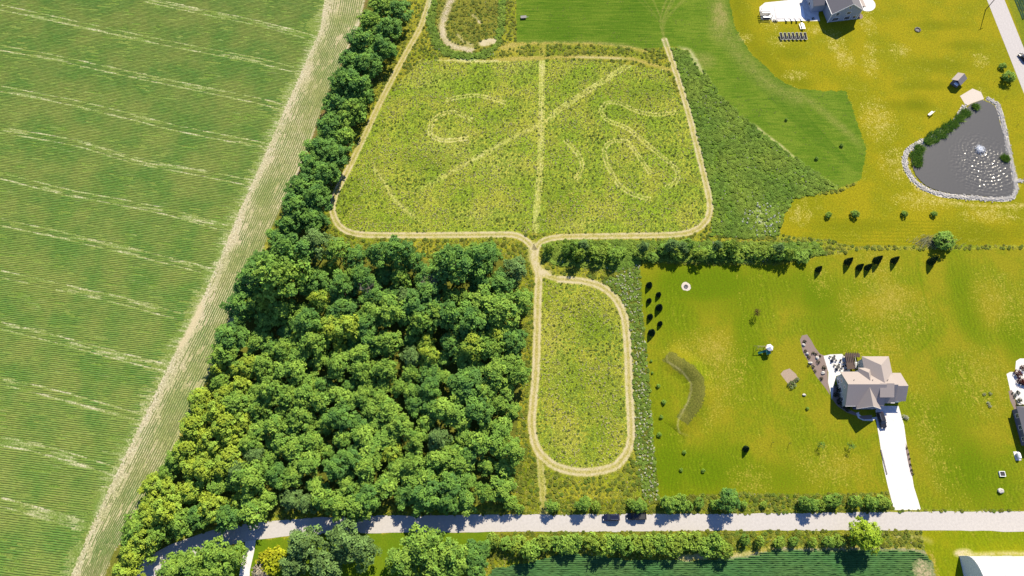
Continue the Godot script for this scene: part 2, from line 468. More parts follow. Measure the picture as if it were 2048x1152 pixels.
func paint_land() -> void:
	var t0 := Time.get_ticks_msec()
	var im := Image.create(MAP_W, MAP_H, false, Image.FORMAT_L8)
	im.fill(Color8(0, 0, 0))
	region(im, 7, WEEDS)
	region(im, 6, HAY)
	region(im, 5, UPPER)
	region(im, 3, MEADOW)
	region(im, 13, INNER)
	region(im, 4, LAWN)
	region(im, 9, [Vector2(-39.97, -6.24), Vector2(0.84, -6.51), Vector2(38.87, -6.64), Vector2(72.14, -6.91), Vector2(109.34, -6.91), Vector2(114.95, -6.77), Vector2(116.65, -1.78), Vector2(94.42, -2.3), Vector2(74.86, -2.3), Vector2(63.5, -0.74), Vector2(52.23, 0.56), Vector2(31.42, 0.04), Vector2(14.79, -1.78), Vector2(5, 0.82), Vector2(-5.4, 2.61), Vector2(-17.05, 5.92), Vector2(-39.04, 5.92)])
	region(im, 9, [Vector2(0.86, -15.14), Vector2(42.12, -15.69), Vector2(64.08, -17.2), Vector2(82.69, -16.79), Vector2(108.61, -17.2), Vector2(109.04, -12.28), Vector2(72.79, -11.6), Vector2(39.22, -11.33), Vector2(2.27, -11.19)])
	region(im, 8, BEANS)
	region(im, 12, [Vector2(115.23, -6.77), Vector2(165.66, -6.77), Vector2(160.07, 10.93), Vector2(116.52, 10.93), Vector2(116.88, 2.1), Vector2(115.25, -1.78)])
	region(im, 11, [Vector2(-76.29, -4.4), Vector2(-39.97, -6.24), Vector2(-6.2, -6.51), Vector2(-8.91, -0.48), Vector2(-16.96, 8.44), Vector2(-79.88, 8.44), Vector2(-77.11, -0.48)])
	region(im, 10, WOOD)
	region(im, 7, [Vector2(10.22, -95.95), Vector2(15.86, -97.4), Vector2(45.57, -97.04), Vector2(101.58, -96.31), Vector2(102.57, -92.33), Vector2(87.41, -89.47), Vector2(61.32, -89.47), Vector2(42.59, -89.83), Vector2(35.01, -85.76), Vector2(25.36, -87.52), Vector2(14, -88.41), Vector2(10.45, -90.18)])
	region(im, 10, [Vector2(-116.14, -7.04), Vector2(-97.08, -3.08), Vector2(-84.81, -5.05), Vector2(-77.11, -0.48), Vector2(-79.88, 8.44), Vector2(-115.45, 8.44)])
	region(im, 10, [Vector2(-56.06, -204.62), Vector2(-40.54, -204.62), Vector2(-42.28, -185.03), Vector2(-46.98, -171.01), Vector2(-51.34, -155.35), Vector2(-56.2, -138.3), Vector2(-57.93, -128.08), Vector2(-62.07, -117.2), Vector2(-62.91, -108.56), Vector2(-63.72, -100.15), Vector2(-79.25, -98.32), Vector2(-79.84, -102.93), Vector2(-74.97, -118.17), Vector2(-70.73, -134.17), Vector2(-67.39, -153.17), Vector2(-61.99, -173.31), Vector2(-57.95, -187.42)])
	region(im, 10, ribbon(shift(resample([Vector2(48.28, -58.41), Vector2(50.84, -55.85), Vector2(54.75, -53.32), Vector2(56.86, -49.88), Vector2(56.7, -45.26), Vector2(53.99, -40.7), Vector2(50.96, -37.11)], 2.0), 0.6), 2.2, 0.3))
	region(im, 1, CROP)
	region(im, 2, HEAD)
	region(im, 9, [Vector2(1.32, -97.4), Vector2(6.24, -93.77), Vector2(6.81, -85.76), Vector2(6.94, -69.51), Vector2(6.41, -50.19), Vector2(5.09, -39.5), Vector2(5.32, -32.11), Vector2(7.31, -26.33), Vector2(7.96, -11.33), Vector2(0.85, -11.33), Vector2(1.59, -20.68), Vector2(3.1, -32.11), Vector2(4.25, -47.1), Vector2(5.05, -69.51), Vector2(4.22, -86.64)])
	region(im, 14, [Vector2(37.98, -86.64), Vector2(41.57, -89.29), Vector2(41.32, -69.51), Vector2(41.72, -53.32), Vector2(41.72, -29.21), Vector2(42.08, -15.14), Vector2(38.02, -14.45), Vector2(36.14, -24.91), Vector2(36.13, -33.57), Vector2(36.41, -47.1), Vector2(36.75, -59.69), Vector2(36.51, -70.84), Vector2(33.92, -77.95), Vector2(29.18, -82.61)])
	region(im, 15, [Vector2(-30.65, -204.62), Vector2(-3.88, -204.62), Vector2(-3.96, -185.03), Vector2(-6.34, -176.78), Vector2(-13.72, -172.85), Vector2(-22.1, -173.77), Vector2(-28.45, -179.12), Vector2(-30.78, -189.83)])
	region(im, 7, ribbon([Vector2(-30.49, -200.87), Vector2(-30.97, -189.83), Vector2(-28.46, -179.35), Vector2(-23.03, -173.77), Vector2(-13.71, -172.39), Vector2(-7.25, -174.69)], 1.7, 0.3))
	region(im, 7, ribbon([Vector2(-3.87, -202.11), Vector2(-3.98, -188.62), Vector2(-5.61, -179.12), Vector2(-7.26, -175.62)], 1.3, 0.3))
	region(im, 9, [Vector2(191.08, -204.62), Vector2(212.62, -204.62), Vector2(194.95, -144.59), Vector2(190.87, -176.32)])
	reg = im.get_data()
	pale = PackedByteArray(); pale.resize(MAP_W * MAP_H)
	lush = pale.duplicate()
	dirt = pale.duplicate()
	var r := RandomNumberGenerator.new()
	r.seed = 5
	# --- tractor lines in the crop
	for line in [[Vector2(-141.5, -200.12), Vector2(-119.31, -194.2), Vector2(-97.12, -188.62), Vector2(-74.92, -181.47)], [Vector2(-196.32, -196.16), Vector2(-162.29, -187.42), Vector2(-129.88, -179.12), Vector2(-94.7, -171.01), Vector2(-77.86, -166.01)], [Vector2(-190.99, -176.78), Vector2(-171.31, -172.62), Vector2(-138.09, -164.21), Vector2(-92.25, -153.17), Vector2(-79.54, -149.28)], [Vector2(-185.89, -158.2), Vector2(-153.38, -151.01), Vector2(-119.32, -141.43), Vector2(-89.72, -134.79), Vector2(-83.7, -132.95)], [Vector2(-180.99, -140.39), Vector2(-153.26, -135.2), Vector2(-130.77, -128.08), Vector2(-107.39, -123.09), Vector2(-87.49, -118.56)], [Vector2(-175.96, -122.1), Vector2(-151.51, -115.45), Vector2(-134.28, -111.99), Vector2(-116.66, -108.18), Vector2(-95.17, -101.82)], [Vector2(-171, -104.05), Vector2(-153.33, -100.15), Vector2(-130.59, -94.68), Vector2(-115.04, -90.72), Vector2(-97.98, -86.29)], [Vector2(-165.87, -85.41), Vector2(-140.23, -79.67), Vector2(-128.44, -77.1), Vector2(-102.95, -70.18)], [Vector2(-161.04, -67.85), Vector2(-140.98, -62.93), Vector2(-119.53, -57.29), Vector2(-105.33, -53.95)], [Vector2(-156.19, -50.19), Vector2(-139.98, -46.33), Vector2(-123.92, -42.21), Vector2(-109.91, -38.31)], [Vector2(-151.18, -31.96), Vector2(-138.78, -29.64), Vector2(-126.25, -26.33), Vector2(-113.2, -22.64)], [Vector2(-146.44, -14.73), Vector2(-131.23, -11.06), Vector2(-117.83, -7.04)]]:
		var fine := resample(line, 3.0)
		for s in [-1.1, 1.1]:
			var side := shift(fine, s)
			var from := 0
			while from < side.size() - 2:
				var to := mini(side.size() - 1, from + r.randi_range(2, 6))
				pale = stroke(pale, side.slice(from, to + 1), r.randf_range(0.32, 0.45), r.randf_range(110, 200), 0.7)
				from = to
		for q in 5:
			var k := r.randi_range(0, fine.size() - 6)
			var bit := fine.slice(k, k + r.randi_range(4, 9))
			pale = stroke(pale, shift(bit, r.randf_range(-1.3, 1.3)), 0.9, 150, 1.0, true)
	dirt = stroke(dirt, [Vector2(-98.74, -76.24), Vector2(-100.49, -67.85), Vector2(-102.95, -61.3), Vector2(-103.6, -58.89)], 1.6, 255, 0.8, true)
	pale = stroke(pale, [Vector2(-71.33, -202.11), Vector2(-72.47, -185.03), Vector2(-77.65, -164.21), Vector2(-82.53, -144.59), Vector2(-86.55, -128.08), Vector2(-91.5, -108.56), Vector2(-95.88, -88.41), Vector2(-100.78, -69.51), Vector2(-105.82, -54.11), Vector2(-109.85, -39.5), Vector2(-114.26, -24.91), Vector2(-118.55, -8.37), Vector2(-121.52, 5.92)], 5.5, 150, 1.0)
	for s in [[Vector2(-55.87, -202.11), Vector2(-60.53, -177.95), Vector2(-68.3, -144.59), Vector2(-74.93, -117.78)], [Vector2(-79.37, -99.24), Vector2(-84.12, -85.76), Vector2(-87.37, -69.51), Vector2(-91.66, -54.9)], [Vector2(-93.14, -47.1), Vector2(-97.05, -36.52), Vector2(-99.61, -28.48)]]:
		pale = stroke(pale, s, 1.4, 210, 1.0)
	# --- tracks
	ruts(TRACK_LOOP_W.slice(0, 7), 1.5, 0.72, 180, 170)
	ruts(TRACK_LOOP_W.slice(6), 1.55, 0.72, 240, 140)
	ruts(TRACK_LOOP_E, 1.5, 0.72, 215, 170)
	ruts(TRACK_STEM, 1.75, 0.78, 230, 180)
	ruts(TRACK_EXIT, 1.4, 0.75, 120, 120)
	ruts(TRACK_LINK, 1.3, 0.7, 150, 150)
	dirt = stroke(dirt, [Vector2(6.91, -95.22), Vector2(6.87, -91.08), Vector2(8.13, -87.52), Vector2(9.07, -85.23)], 2.6, 235, 0.9)
	dirt = spot(dirt, Vector2(11.02, -85.76), 2.6, 1.8, 170)
	pale = stroke(pale, MID_PATH, 1.5, 150, 0.8)
	pale = stroke(pale, [Vector2(48.81, -173.31), Vector2(32.07, -160.86), Vector2(17.2, -149.5), Vector2(10.83, -143.33), Vector2(-0.7, -136.85), Vector2(-14.56, -127.68), Vector2(-29.7, -117.78), Vector2(-38, -113.9)], 1.8, 140, 0.9, true)
	for s in [-0.9, 0.9]:
		pale = stroke(pale, shift(resample([Vector2(49.4, -173.77), Vector2(32.07, -160.86), Vector2(17.2, -149.5), Vector2(10.83, -143.33)], 3.0), s), 0.45, 170, 0.8, true)
		pale = stroke(pale, shift(resample(MID_PATH, 3.0), s), 0.45, 150, 0.8)
	pale = stroke(pale, [Vector2(-26.65, -171.47), Vector2(-11.83, -170.55), Vector2(1.11, -171.7), Vector2(27.07, -172.62), Vector2(43.71, -171.93), Vector2(49.12, -169.87), Vector2(58.43, -166.46)], 1.5, 240, 0.9)
	pale = stroke(pale, [Vector2(-3.54, -176.78), Vector2(2.99, -178.88), Vector2(29.18, -178.88), Vector2(42.2, -177.48), Vector2(49.5, -175.16)], 1.6, 230, 1.0)
	dirt = stroke(dirt, [Vector2(21.5, -172.39), Vector2(32.61, -172.16), Vector2(44.05, -171.47)], 0.9, 160, 1.0, true)
	for line in [[Vector2(58.64, -148), Vector2(51.41, -146.93), Vector2(44.37, -148.43), Vector2(39.37, -151.65), Vector2(33.83, -152.3), Vector2(31.49, -148.43), Vector2(33.79, -144.38), Vector2(40.03, -141.85), Vector2(45.84, -136.23), Vector2(51.81, -129.69), Vector2(56.92, -124.48), Vector2(56.87, -120.13), Vector2(52.54, -117.39)], [Vector2(33.02, -126.07), Vector2(31.94, -132.13), Vector2(35.13, -136.23), Vector2(40.03, -136.03), Vector2(43.83, -129.9), Vector2(47.48, -122.89)], [Vector2(33.02, -126.07), Vector2(36.23, -118.56), Vector2(40.76, -114.68), Vector2(46.73, -112.75)], [Vector2(18.62, -136.23), Vector2(21.99, -132.13), Vector2(24.38, -126.07), Vector2(21.58, -120.13)], [Vector2(-14.05, -144.59), Vector2(-22.18, -148.43), Vector2(-28.1, -144.59), Vector2(-28.91, -138.72), Vector2(-23.88, -136.03), Vector2(-15.65, -137.06)], [Vector2(-2.52, -152.09), Vector2(-13.38, -155.35), Vector2(-24.14, -153.17)]]:
		for s in [-0.7, 0.7]:
			pale = stroke(pale, shift(resample(line, 2.0), s * 0.8), 0.62, 155, 0.8)
	lush = stroke(lush, [Vector2(41.14, -142.48), Vector2(46.75, -136.65), Vector2(52.58, -130.5), Vector2(57.61, -124.48)], 0.9, 120, 1.0, true)
	lush = stroke(lush, [Vector2(-50.28, -130.1), Vector2(-46.81, -123.09), Vector2(-42.33, -115.26), Vector2(-34.26, -107.61), Vector2(-26.96, -102)], 2.4, 60, 1.0, true)
	pale = stroke(pale, [Vector2(-50.25, -129.69), Vector2(-45.34, -121.7), Vector2(-39.24, -111.99), Vector2(-29, -102.93)], 1.5, 150, 0.9, true)
	for k in 8:      # wheel marks fanning out at the north end of the track
		pale = stroke(pale, [Vector2(57.03, -180.76), Vector2(55.49, -189.83).lerp(Vector2(58.15, -189.83), k / 7.0) + Vector2(r.randf_range(-0.5, 0.5), 0), Vector2(48.68, -201.62).lerp(Vector2(69.74, -201.62), k / 7.0) + Vector2(r.randf_range(-3, 3), 0)], 0.6, r.randf_range(60, 150), 1.0)
	# --- mower lines in the hay
	for k in 46:
		var y := -6.0 + k * 4.6
		var a := Vector2(2.0 + r.randf() * 3.0, -203.0 + k * 0.68 + r.randf() * 0.3)
		lush = stroke(lush, [a, a + Vector2(48 + r.randf() * 14.0, 0.6)], 0.32, r.randf_range(80, 190), 0.9)
	for k in 26:
		var o := Vector2(0.9, 0.75) * (k - 13) * 0.95
		var a: Vector2 = Vector2(84.91, -175.62) + o
		lush = stroke(lush, [a, a.lerp(Vector2(115.15, -126.07) + o * 0.6, 0.5) + Vector2(-1, 1), Vector2(115.15, -126.07) + o * 0.55], 0.35, r.randf_range(60, 150), 0.9, true)
	# --- lawn: greener and drier patches
	for s in [[Vector2(50.41, -76.24), 14, 16], [Vector2(60.68, -83.13), 16, 8], [Vector2(48.71, -22.08), 16, 9], [Vector2(45.19, -32.11), 6, 18], [Vector2(60.63, -24.91), 12, 10], [Vector2(73.82, -59.69), 7, 14], [Vector2(92.68, -81.4), 14, 10], [Vector2(100.31, -69.51), 10, 16], [Vector2(144.53, -76.24), 6, 20], [Vector2(128.68, -29.21), 10, 22], [Vector2(138.24, -20.68), 10, 14], [Vector2(71.56, -79.67), 14, 14], [Vector2(77.51, -20.68), 14, 7], [Vector2(156.88, -62.93), 6, 12]]:
		lush = spot(lush, s[0], s[1], s[2], 170)
	for s in [[Vector2(65.34, -53.32), 9, 14], [Vector2(60.03, -61.3), 10, 7], [Vector2(118.77, -83.13), 10, 14], [Vector2(123.08, -72.86), 14, 10], [Vector2(155.69, -76.24), 12, 14], [Vector2(107.22, -72.86), 5, 9], [Vector2(123.45, -32.11), 5, 20], [Vector2(142.77, -50.19), 12, 14], [Vector2(92.69, -24.91), 14, 8], [Vector2(68.83, -20.68), 8, 6], [Vector2(111.35, -61.3), 14, 7], [Vector2(99.41, -83.13), 5, 8]]:
		pale = spot(pale, s[0], s[1], s[2], 110)
	for k in 30:     # mower passes running with the drive
		var x := 46.0 + k * 5.1 + r.randf() * 2.0
		if r.randf() < 0.5: lush = stroke(lush, [Vector2(x, -86), Vector2(x + r.randf_range(-1, 1), -12)], 0.7, r.randf_range(15, 45), 1.0)
		else: pale = stroke(pale, [Vector2(x, -86), Vector2(x + r.randf_range(-1, 1), -12)], 0.7, r.randf_range(15, 45), 1.0)
	for k in 9:      # parallel wheel marks right of the drive
		var x := 120.5 + k * 0.95
		pale = stroke(pale, [Vector2(x, -50), Vector2(x + 1.5, -30), Vector2(x + 3.5, -12)], 0.3, 95, 1.0)
	for line in [[Vector2(121.41, -58.89), Vector2(126.54, -59.69), Vector2(130.06, -62.93), Vector2(131.79, -67.85), Vector2(131.77, -76.24), Vector2(131.8, -86.64), Vector2(132.5, -92.87)], [Vector2(94, -69.51), Vector2(99.15, -72.02), Vector2(102.73, -76.24)], [Vector2(120.17, -58.89), Vector2(110.97, -59.37)]]:
		lush = stroke(lush, line, 0.6, 130, 1.0, true)
	for k in 6:
		pale = stroke(pale, [Vector2(119.21, -91.97) + Vector2(k * 1.1, 0), Vector2(118.45, -83.13) + Vector2(k * 1.1, 0), Vector2(118.37, -76.24) + Vector2(k * 1.1, 0)], 0.35, 110, 1.0, true)
	for c in [Vector2(90.28, -30.65), Vector2(87.09, -30.94), Vector2(101.33, -22.78), Vector2(103.21, -19), Vector2(100.66, -27.05)]:
		var ring := []
		for q in 13: ring.append(c + Vector2.from_angle(TAU * q / 12.0) * 1.7)
		lush = stroke(lush, ring, 0.35, 110, 1.0)
	# --- berm on the lawn
	var berm := [Vector2(47.39, -58.89), Vector2(50.56, -56.17), Vector2(54.63, -53.64), Vector2(56.89, -50.19), Vector2(56.88, -45.56), Vector2(54.17, -41), Vector2(50.83, -37.26), Vector2(48.67, -34.75)]
	pale = stroke(pale, berm, 4.6, 45, 1.0)
	pale = stroke(pale, [Vector2(46.34, -61.3), Vector2(52.25, -61.3), Vector2(58.12, -57.77), Vector2(62.1, -51.75), Vector2(62.46, -44.03), Vector2(59.11, -38.01), Vector2(55.67, -33.57)], 3.5, 110, 1.0, true)
	dirt = stroke(dirt, shift(resample([Vector2(48.38, -59.69), Vector2(47.19, -56.49), Vector2(51.81, -53.01), Vector2(54.23, -49.42), Vector2(53.11, -44.03), Vector2(48.89, -37.26), Vector2(49.24, -34.45), Vector2(53.25, -32.98)], 2.0), 0.0), 0.5, 120, 1.0, true)
	# --- upper lawn: bare and dry spots
	for s in [[Vector2(120.9, -179.12), 5, 8], [Vector2(123.19, -171.01), 5, 6], [Vector2(133.55, -176.78), 3, 4], [Vector2(144.5, -175.62), 5, 4], [Vector2(134.87, -188.62), 4, 7], [Vector2(132, -168.73), 4, 7], [Vector2(130.03, -144.59), 8, 12], [Vector2(134.17, -126.07), 9, 9], [Vector2(139.78, -112.37), 14, 5], [Vector2(98.22, -191.04), 5, 8], [Vector2(100.48, -180.29), 5, 4], [Vector2(114.37, -185.03), 4, 3], [Vector2(173.13, -171.01), 4, 4], [Vector2(103.66, -164.21), 7, 3], [Vector2(78.51, -185.03), 6, 9], [Vector2(170.05, -144.59), 3, 16], [Vector2(96.59, -106.67), 5, 5], [Vector2(160.31, -106.67), 12, 4]]:
		pale = spot(pale, s[0], s[1], s[2], 130)
	for s in [[Vector2(103.18, -173.31), 8, 4], [Vector2(157.81, -168.73), 14, 4], [Vector2(169.27, -177.95), 10, 3], [Vector2(139.37, -151.01), 12, 3], [Vector2(150.29, -159.75), 12, 3], [Vector2(162.1, -187.42), 14, 3], [Vector2(155.09, -99.24), 20, 5], [Vector2(112.68, -102.93), 20, 3], [Vector2(131.12, -128.08), 3, 9], [Vector2(146.55, -151.01), 6, 6]]:
		lush = spot(lush, s[0], s[1], s[2], 120)
	for k in 8:
		lush = stroke(lush, [Vector2(94.74, -105.54) + Vector2(r.randf() * 5.0, k * 1.35), Vector2(121.38, -104.8) + Vector2(0, k * 1.3), Vector2(149.58, -103.86) + Vector2(r.randf() * 6.0, k * 1.2)], 0.35, 130, 1.0, true)
	pale = stroke(pale, [Vector2(135.55, -126.07), Vector2(136.62, -119.73), Vector2(140.29, -114.68), Vector2(148.01, -111.41), Vector2(162.87, -110.08), Vector2(172.76, -110.46)], 1.6, 220, 1.0)
	pale = stroke(pale, [Vector2(171.57, -154.04), Vector2(173.05, -142.48), Vector2(173.09, -128.08), Vector2(172.55, -117.78)], 1.3, 170, 1.0)
	var seam := resample([Vector2(82.64, -204.62), Vector2(83.32, -187.42), Vector2(88.06, -174), Vector2(97.38, -161.31), Vector2(104.46, -157.54)], 2.0)
	lush = stroke(lush, shift(seam, -3.5), 6.0, 150, 1.0)
	pale = stroke(pale, shift(seam, 3.5), 5.5, 130, 1.0)
	lush = stroke(lush, shift(seam, 3.5), 6.0, 60, 1.0)
	# --- rocky swale and bare patches beside the weeds
	dirt = stroke(dirt, [Vector2(84.94, -143.96), Vector2(89.21, -138.72), Vector2(93.84, -134.17), Vector2(100, -126.47)], 0.9, 190, 1.0, true)
	dirt = stroke(dirt, [Vector2(61.22, -177.25), Vector2(65.92, -175.62), Vector2(67.96, -169.87), Vector2(71.24, -162.42)], 1.6, 170, 1.0, true)
	for s in [[Vector2(70.47, -171.01), 6, 5], [Vector2(82.93, -104.8), 4, 9], [Vector2(79.32, -192.25), 4, 8], [Vector2(87.5, -181.47), 4, 3], [Vector2(0.19, -176.78), 6, 3]]:
		pale = spot(pale, s[0], s[1], s[2], 140)
	pale = stroke(pale, [Vector2(97.68, -160.86), Vector2(105.76, -154.26), Vector2(113.31, -145.65), Vector2(119.1, -138.3), Vector2(122.87, -132.13)], 2.6, 120, 1.0, true)
	# --- dry pit at the top: pale slopes round a green bottom
	pale = stroke(pale, [Vector2(-23, -202.11), Vector2(-26.22, -189.83), Vector2(-26.14, -182.65), Vector2(-22.22, -177.48), Vector2(-15.64, -175.62)], 2.4, 255, 0.9)
	dirt = stroke(dirt, [Vector2(-26.56, -188.62), Vector2(-25.14, -180.76), Vector2(-20.9, -177.01), Vector2(-14.72, -176.08)], 1.2, 200, 1.0)
	dirt = spot(dirt, Vector2(-9.17, -179.35), 4.4, 2.0, 400, -0.25)
	dirt = stroke(dirt, [Vector2(-20.5, -182.65), Vector2(-18.55, -179.82), Vector2(-14.76, -177.95)], 1.4, 150, 1.0)
	pale = stroke(pale, [Vector2(-15.06, -192.25), Vector2(-12.14, -188.62)], 1.2, 200, 1.0)
	lush = stroke(lush, [Vector2(-29.95, -197.15), Vector2(-30.68, -187.42), Vector2(-27.67, -178.42), Vector2(-22.1, -173.77), Vector2(-13.72, -172.85), Vector2(-7.26, -175.62)], 1.6, 200, 1.0)
	# --- meadow patches
	for s in [[Vector2(-54.66, -110.46), 6, 14], [Vector2(16.05, -104.8), 8, 4], [Vector2(51.87, -157.54), 8, 5], [Vector2(-11.64, -159.75), 4, 3], [Vector2(40.72, -153.17), 14, 8], [Vector2(16.25, -112.37), 8, 8], [Vector2(-30.18, -128.08), 14, 6], [Vector2(24.6, -69.51), 7, 10], [Vector2(28.06, -44.03), 6, 14]]:
		lush = spot(lush, s[0], s[1], s[2], 110)
	for s in [[Vector2(-10.73, -106.67), 10, 4], [Vector2(22.67, -102.93), 9, 3], [Vector2(-29.94, -161.97), 10, 6], [Vector2(-4.15, -126.07), 12, 8], [Vector2(13.34, -59.69), 5, 16], [Vector2(15.65, -32.11), 7, 5], [Vector2(-21.71, -134.17), 14, 8], [Vector2(2.95, -168.73), 12, 6]]:
		pale = spot(pale, s[0], s[1], s[2], 60)
	# --- sandy edge of the bean field
	pale = stroke(pale, [Vector2(48.06, 0.56), Vector2(52.31, -0.22), Vector2(57.93, -0.74), Vector2(66.28, -0.74), Vector2(70.6, -1.78)], 1.4, 230, 1.0)
	dirt = stroke(dirt, [Vector2(46.69, 0.3), Vector2(50.22, -0.22), Vector2(53.67, 0.04)], 1.3, 200, 1.0)
	dirt = stroke(dirt, [Vector2(57.75, 0.82), Vector2(62.04, -0.22), Vector2(66.32, -1)], 1.0, 160, 1.0)
	pale = stroke(pale, [Vector2(72.07, -2.3), Vector2(86.04, -2.3), Vector2(100.03, -2.43), Vector2(112.52, -2.04), Vector2(116.63, -0.48), Vector2(116.86, 4.66)], 1.3, 200, 1.0)
	dirt = stroke(dirt, [Vector2(107.63, -5.45), Vector2(114.6, -5.19), Vector2(117.17, -4.13)], 1.3, 110, 1.0)
	pale = spot(pale, Vector2(113.42, 3.38), 3.5, 4, 255)
	dirt = spot(dirt, Vector2(125.81, -1), 3.4, 1.6, 300)
	dirt = stroke(dirt, [Vector2(126.1, -0.48), Vector2(133.16, -0.87), Vector2(140.15, -1), Vector2(144.26, -0.74)], 1.0, 200, 1.0)
	pale = stroke(pale, shift(ROAD_N.slice(0, 8), -0.4), 0.7, 120, 1.0)
	print("masks ", Time.get_ticks_msec() - t0)
	# --- colour
	var big := noise_bytes(512, 275, 0.045, 11, 4, MAP_W, MAP_H)
	var mid := noise_bytes(1024, 550, 0.14, 12, 3, MAP_W, MAP_H)
	var fine := noise_bytes(MAP_W, MAP_H, 0.30, 13, 2)
	var grain := noise_bytes(MAP_W, MAP_H, 0.62, 14, 1)
	var streak := noise_bytes(200, MAP_H, 0.22, 15, 2, MAP_W, MAP_H)
	var lut := PackedByteArray(); lut.resize(256)
	for i in 256:
		var l := Color(i / 255.0, 0, 0).srgb_to_linear().r / LIGHT
		lut[i] = clampi(roundi(Color(l, 0, 0).linear_to_srgb().r * 255.0), 0, 255)
	# each kind of ground as the picture shows it in sun: common, second, dry; grain; then what "lush" turns it to
	var P := {
		0: [[178, 176, 54], [152, 166, 42], [196, 182, 96], 0.30, [96, 128, 26]],
		1: [[142, 164, 78], [122, 155, 64], [236, 226, 190], 0.24, [80, 118, 52]],
		2: [[214, 204, 158], [176, 180, 116], [236, 224, 192], 0.30, [110, 135, 70]],
		3: [[188, 195, 70], [156, 184, 50], [230, 222, 146], 0.36, [118, 146, 30]],
		4: [[163, 160, 32], [137, 153, 22], [192, 178, 74], 0.17, [114, 142, 10]],
		5: [[175, 166, 26], [155, 157, 22], [220, 204, 124], 0.22, [126, 136, 10]],
		6: [[126, 153, 44], [108, 142, 34], [168, 166, 92], 0.20, [78, 120, 22]],
		7: [[136, 168, 48], [116, 156, 40], [206, 204, 160], 0.34, [70, 112, 28]],
		8: [[88, 128, 62], [76, 120, 56], [206, 190, 150], 0.16, [40, 90, 50]],
		9: [[150, 156, 36], [126, 146, 32], [200, 188, 110], 0.26, [96, 132, 26]],
		10: [[134, 138, 54], [116, 124, 46], [150, 130, 80], 0.25, [60, 90, 34]],
		11: [[128, 154, 28], [114, 148, 24], [176, 172, 70], 0.12, [92, 136, 20]],
		12: [[162, 166, 22], [142, 160, 16], [200, 178, 90], 0.14, [110, 138, 10]],
		13: [[186, 190, 66], [152, 174, 46], [222, 212, 126], 0.36, [112, 142, 30]],
		14: [[158, 166, 56], [136, 156, 46], [214, 206, 150], 0.36, [90, 126, 32]],
		15: [[156, 156, 54], [138, 142, 54], [216, 202, 168], 0.32, [92, 130, 44]],
	}
	var flatp := PackedFloat32Array()
	for i in 16:
		var e: Array = P[i]
		for q in [0, 1, 2, 4]:
			for ch in 3: flatp.append(e[q][ch])
		flatp.append(e[3])
	var rows := []
	rows.resize(MAP_H)
	var work := func(j: int) -> void:
		var out := PackedByteArray()
		out.resize(MAP_W * 3)
		for i in MAP_W:
			var k := j * MAP_W + i
			var m := mid[k] / 255.0 - 0.5
			var f := fine[k] / 255.0 - 0.5
			var gr := grain[k] / 255.0 - 0.5
			var jj := clampi(j + int(m * 7.0 + f * 3.0), 0, MAP_H - 1)
			var ii := clampi(i + int(f * 7.0 - m * 5.0), 0, MAP_W - 1)
			var g := reg[jj * MAP_W + ii]
			var at := g * 13
			var t := clampf((big[k] / 255.0 - 0.5) * 2.3 + m * 0.8 + 0.5, 0.0, 1.0)
			var bare := clampf(pale[k] / 255.0 * (1.0 + m * 1.1 + f * 1.3), 0.0, 1.0)
			var lu := clampf(lush[k] / 255.0 * (1.0 + f * 0.9), 0.0, 1.0)
			var di := clampf(dirt[k] / 255.0 * (1.0 + m * 0.7 + f * 0.8), 0.0, 1.0)
			if g == 1:
				var sk := clampi(j - (i >> 3) + 200, 0, MAP_H - 1)
				var s := streak[sk * MAP_W + i] / 255.0 - 0.5
				t = clampf(t + s * 1.2, 0.0, 1.0)
				bare = clampf(bare + (s - 0.16) * 1.2 + maxf(0.0, big[k] / 255.0 - 0.62), 0.0, 1.0)
			elif g == 6:
				var s6 := streak[j * MAP_W + i] / 255.0 - 0.5
				t = clampf(t + s6 * 1.6, 0.0, 1.0)
				lu = clampf(lu + maxf(0.0, s6 - 0.08) * 1.6, 0.0, 1.0)
				bare = clampf(bare + maxf(0.0, f * 0.5 - s6 * 0.9 - 0.2), 0.0, 1.0)
			elif g == 5 or g == 4 or g == 12:
				bare = clampf(pale[k] / 255.0 * 1.25 + m * 0.9 + f * 1.0 - 0.3, 0.0, 1.0) * minf(1.0, pale[k] / 50.0)
				var dry := maxf(0.0, m * 0.9 + f * 0.7 + (big[k] / 255.0 - 0.5) * 0.5 - 0.22)
				bare = clampf(bare + dry + (0.55 if gr + f > 0.42 and pale[k] > 30 else 0.0), 0.0, 1.0)
				if g != 5: f += sin(i * 1.05 + m * 5.0 + big[k] * 0.09) * 0.2 * (0.25 + t)
			var am := 1.0 + flatp[at + 12] * (f * 1.2 + gr * 1.7)
			for ch in 3:
				var c := lerpf(flatp[at + ch], flatp[at + 3 + ch], t)
				c = lerpf(c, flatp[at + 9 + ch], lu)
				c = lerpf(c, flatp[at + 6 + ch], bare)
				c = lerpf(c * am, (236.0 if ch == 0 else 222.0 if ch == 1 else 178.0) * (1.0 + gr * 0.16), di)
				out[i * 3 + ch] = lut[clampi(int(c), 0, 255)]
		rows[j] = out
	var job := WorkerThreadPool.add_group_task(work, MAP_H)
	WorkerThreadPool.wait_for_group_task_completion(job)
	var all := PackedByteArray()
	for j in MAP_H: all.append_array(rows[j])
	var land := Image.create_from_data(MAP_W, MAP_H, false, Image.FORMAT_RGB8, all)
	var m := mat("land", 1, 1, 1, 0.95, 0.0, 0.2)
	m.albedo_texture = ImageTexture.create_from_image(land)
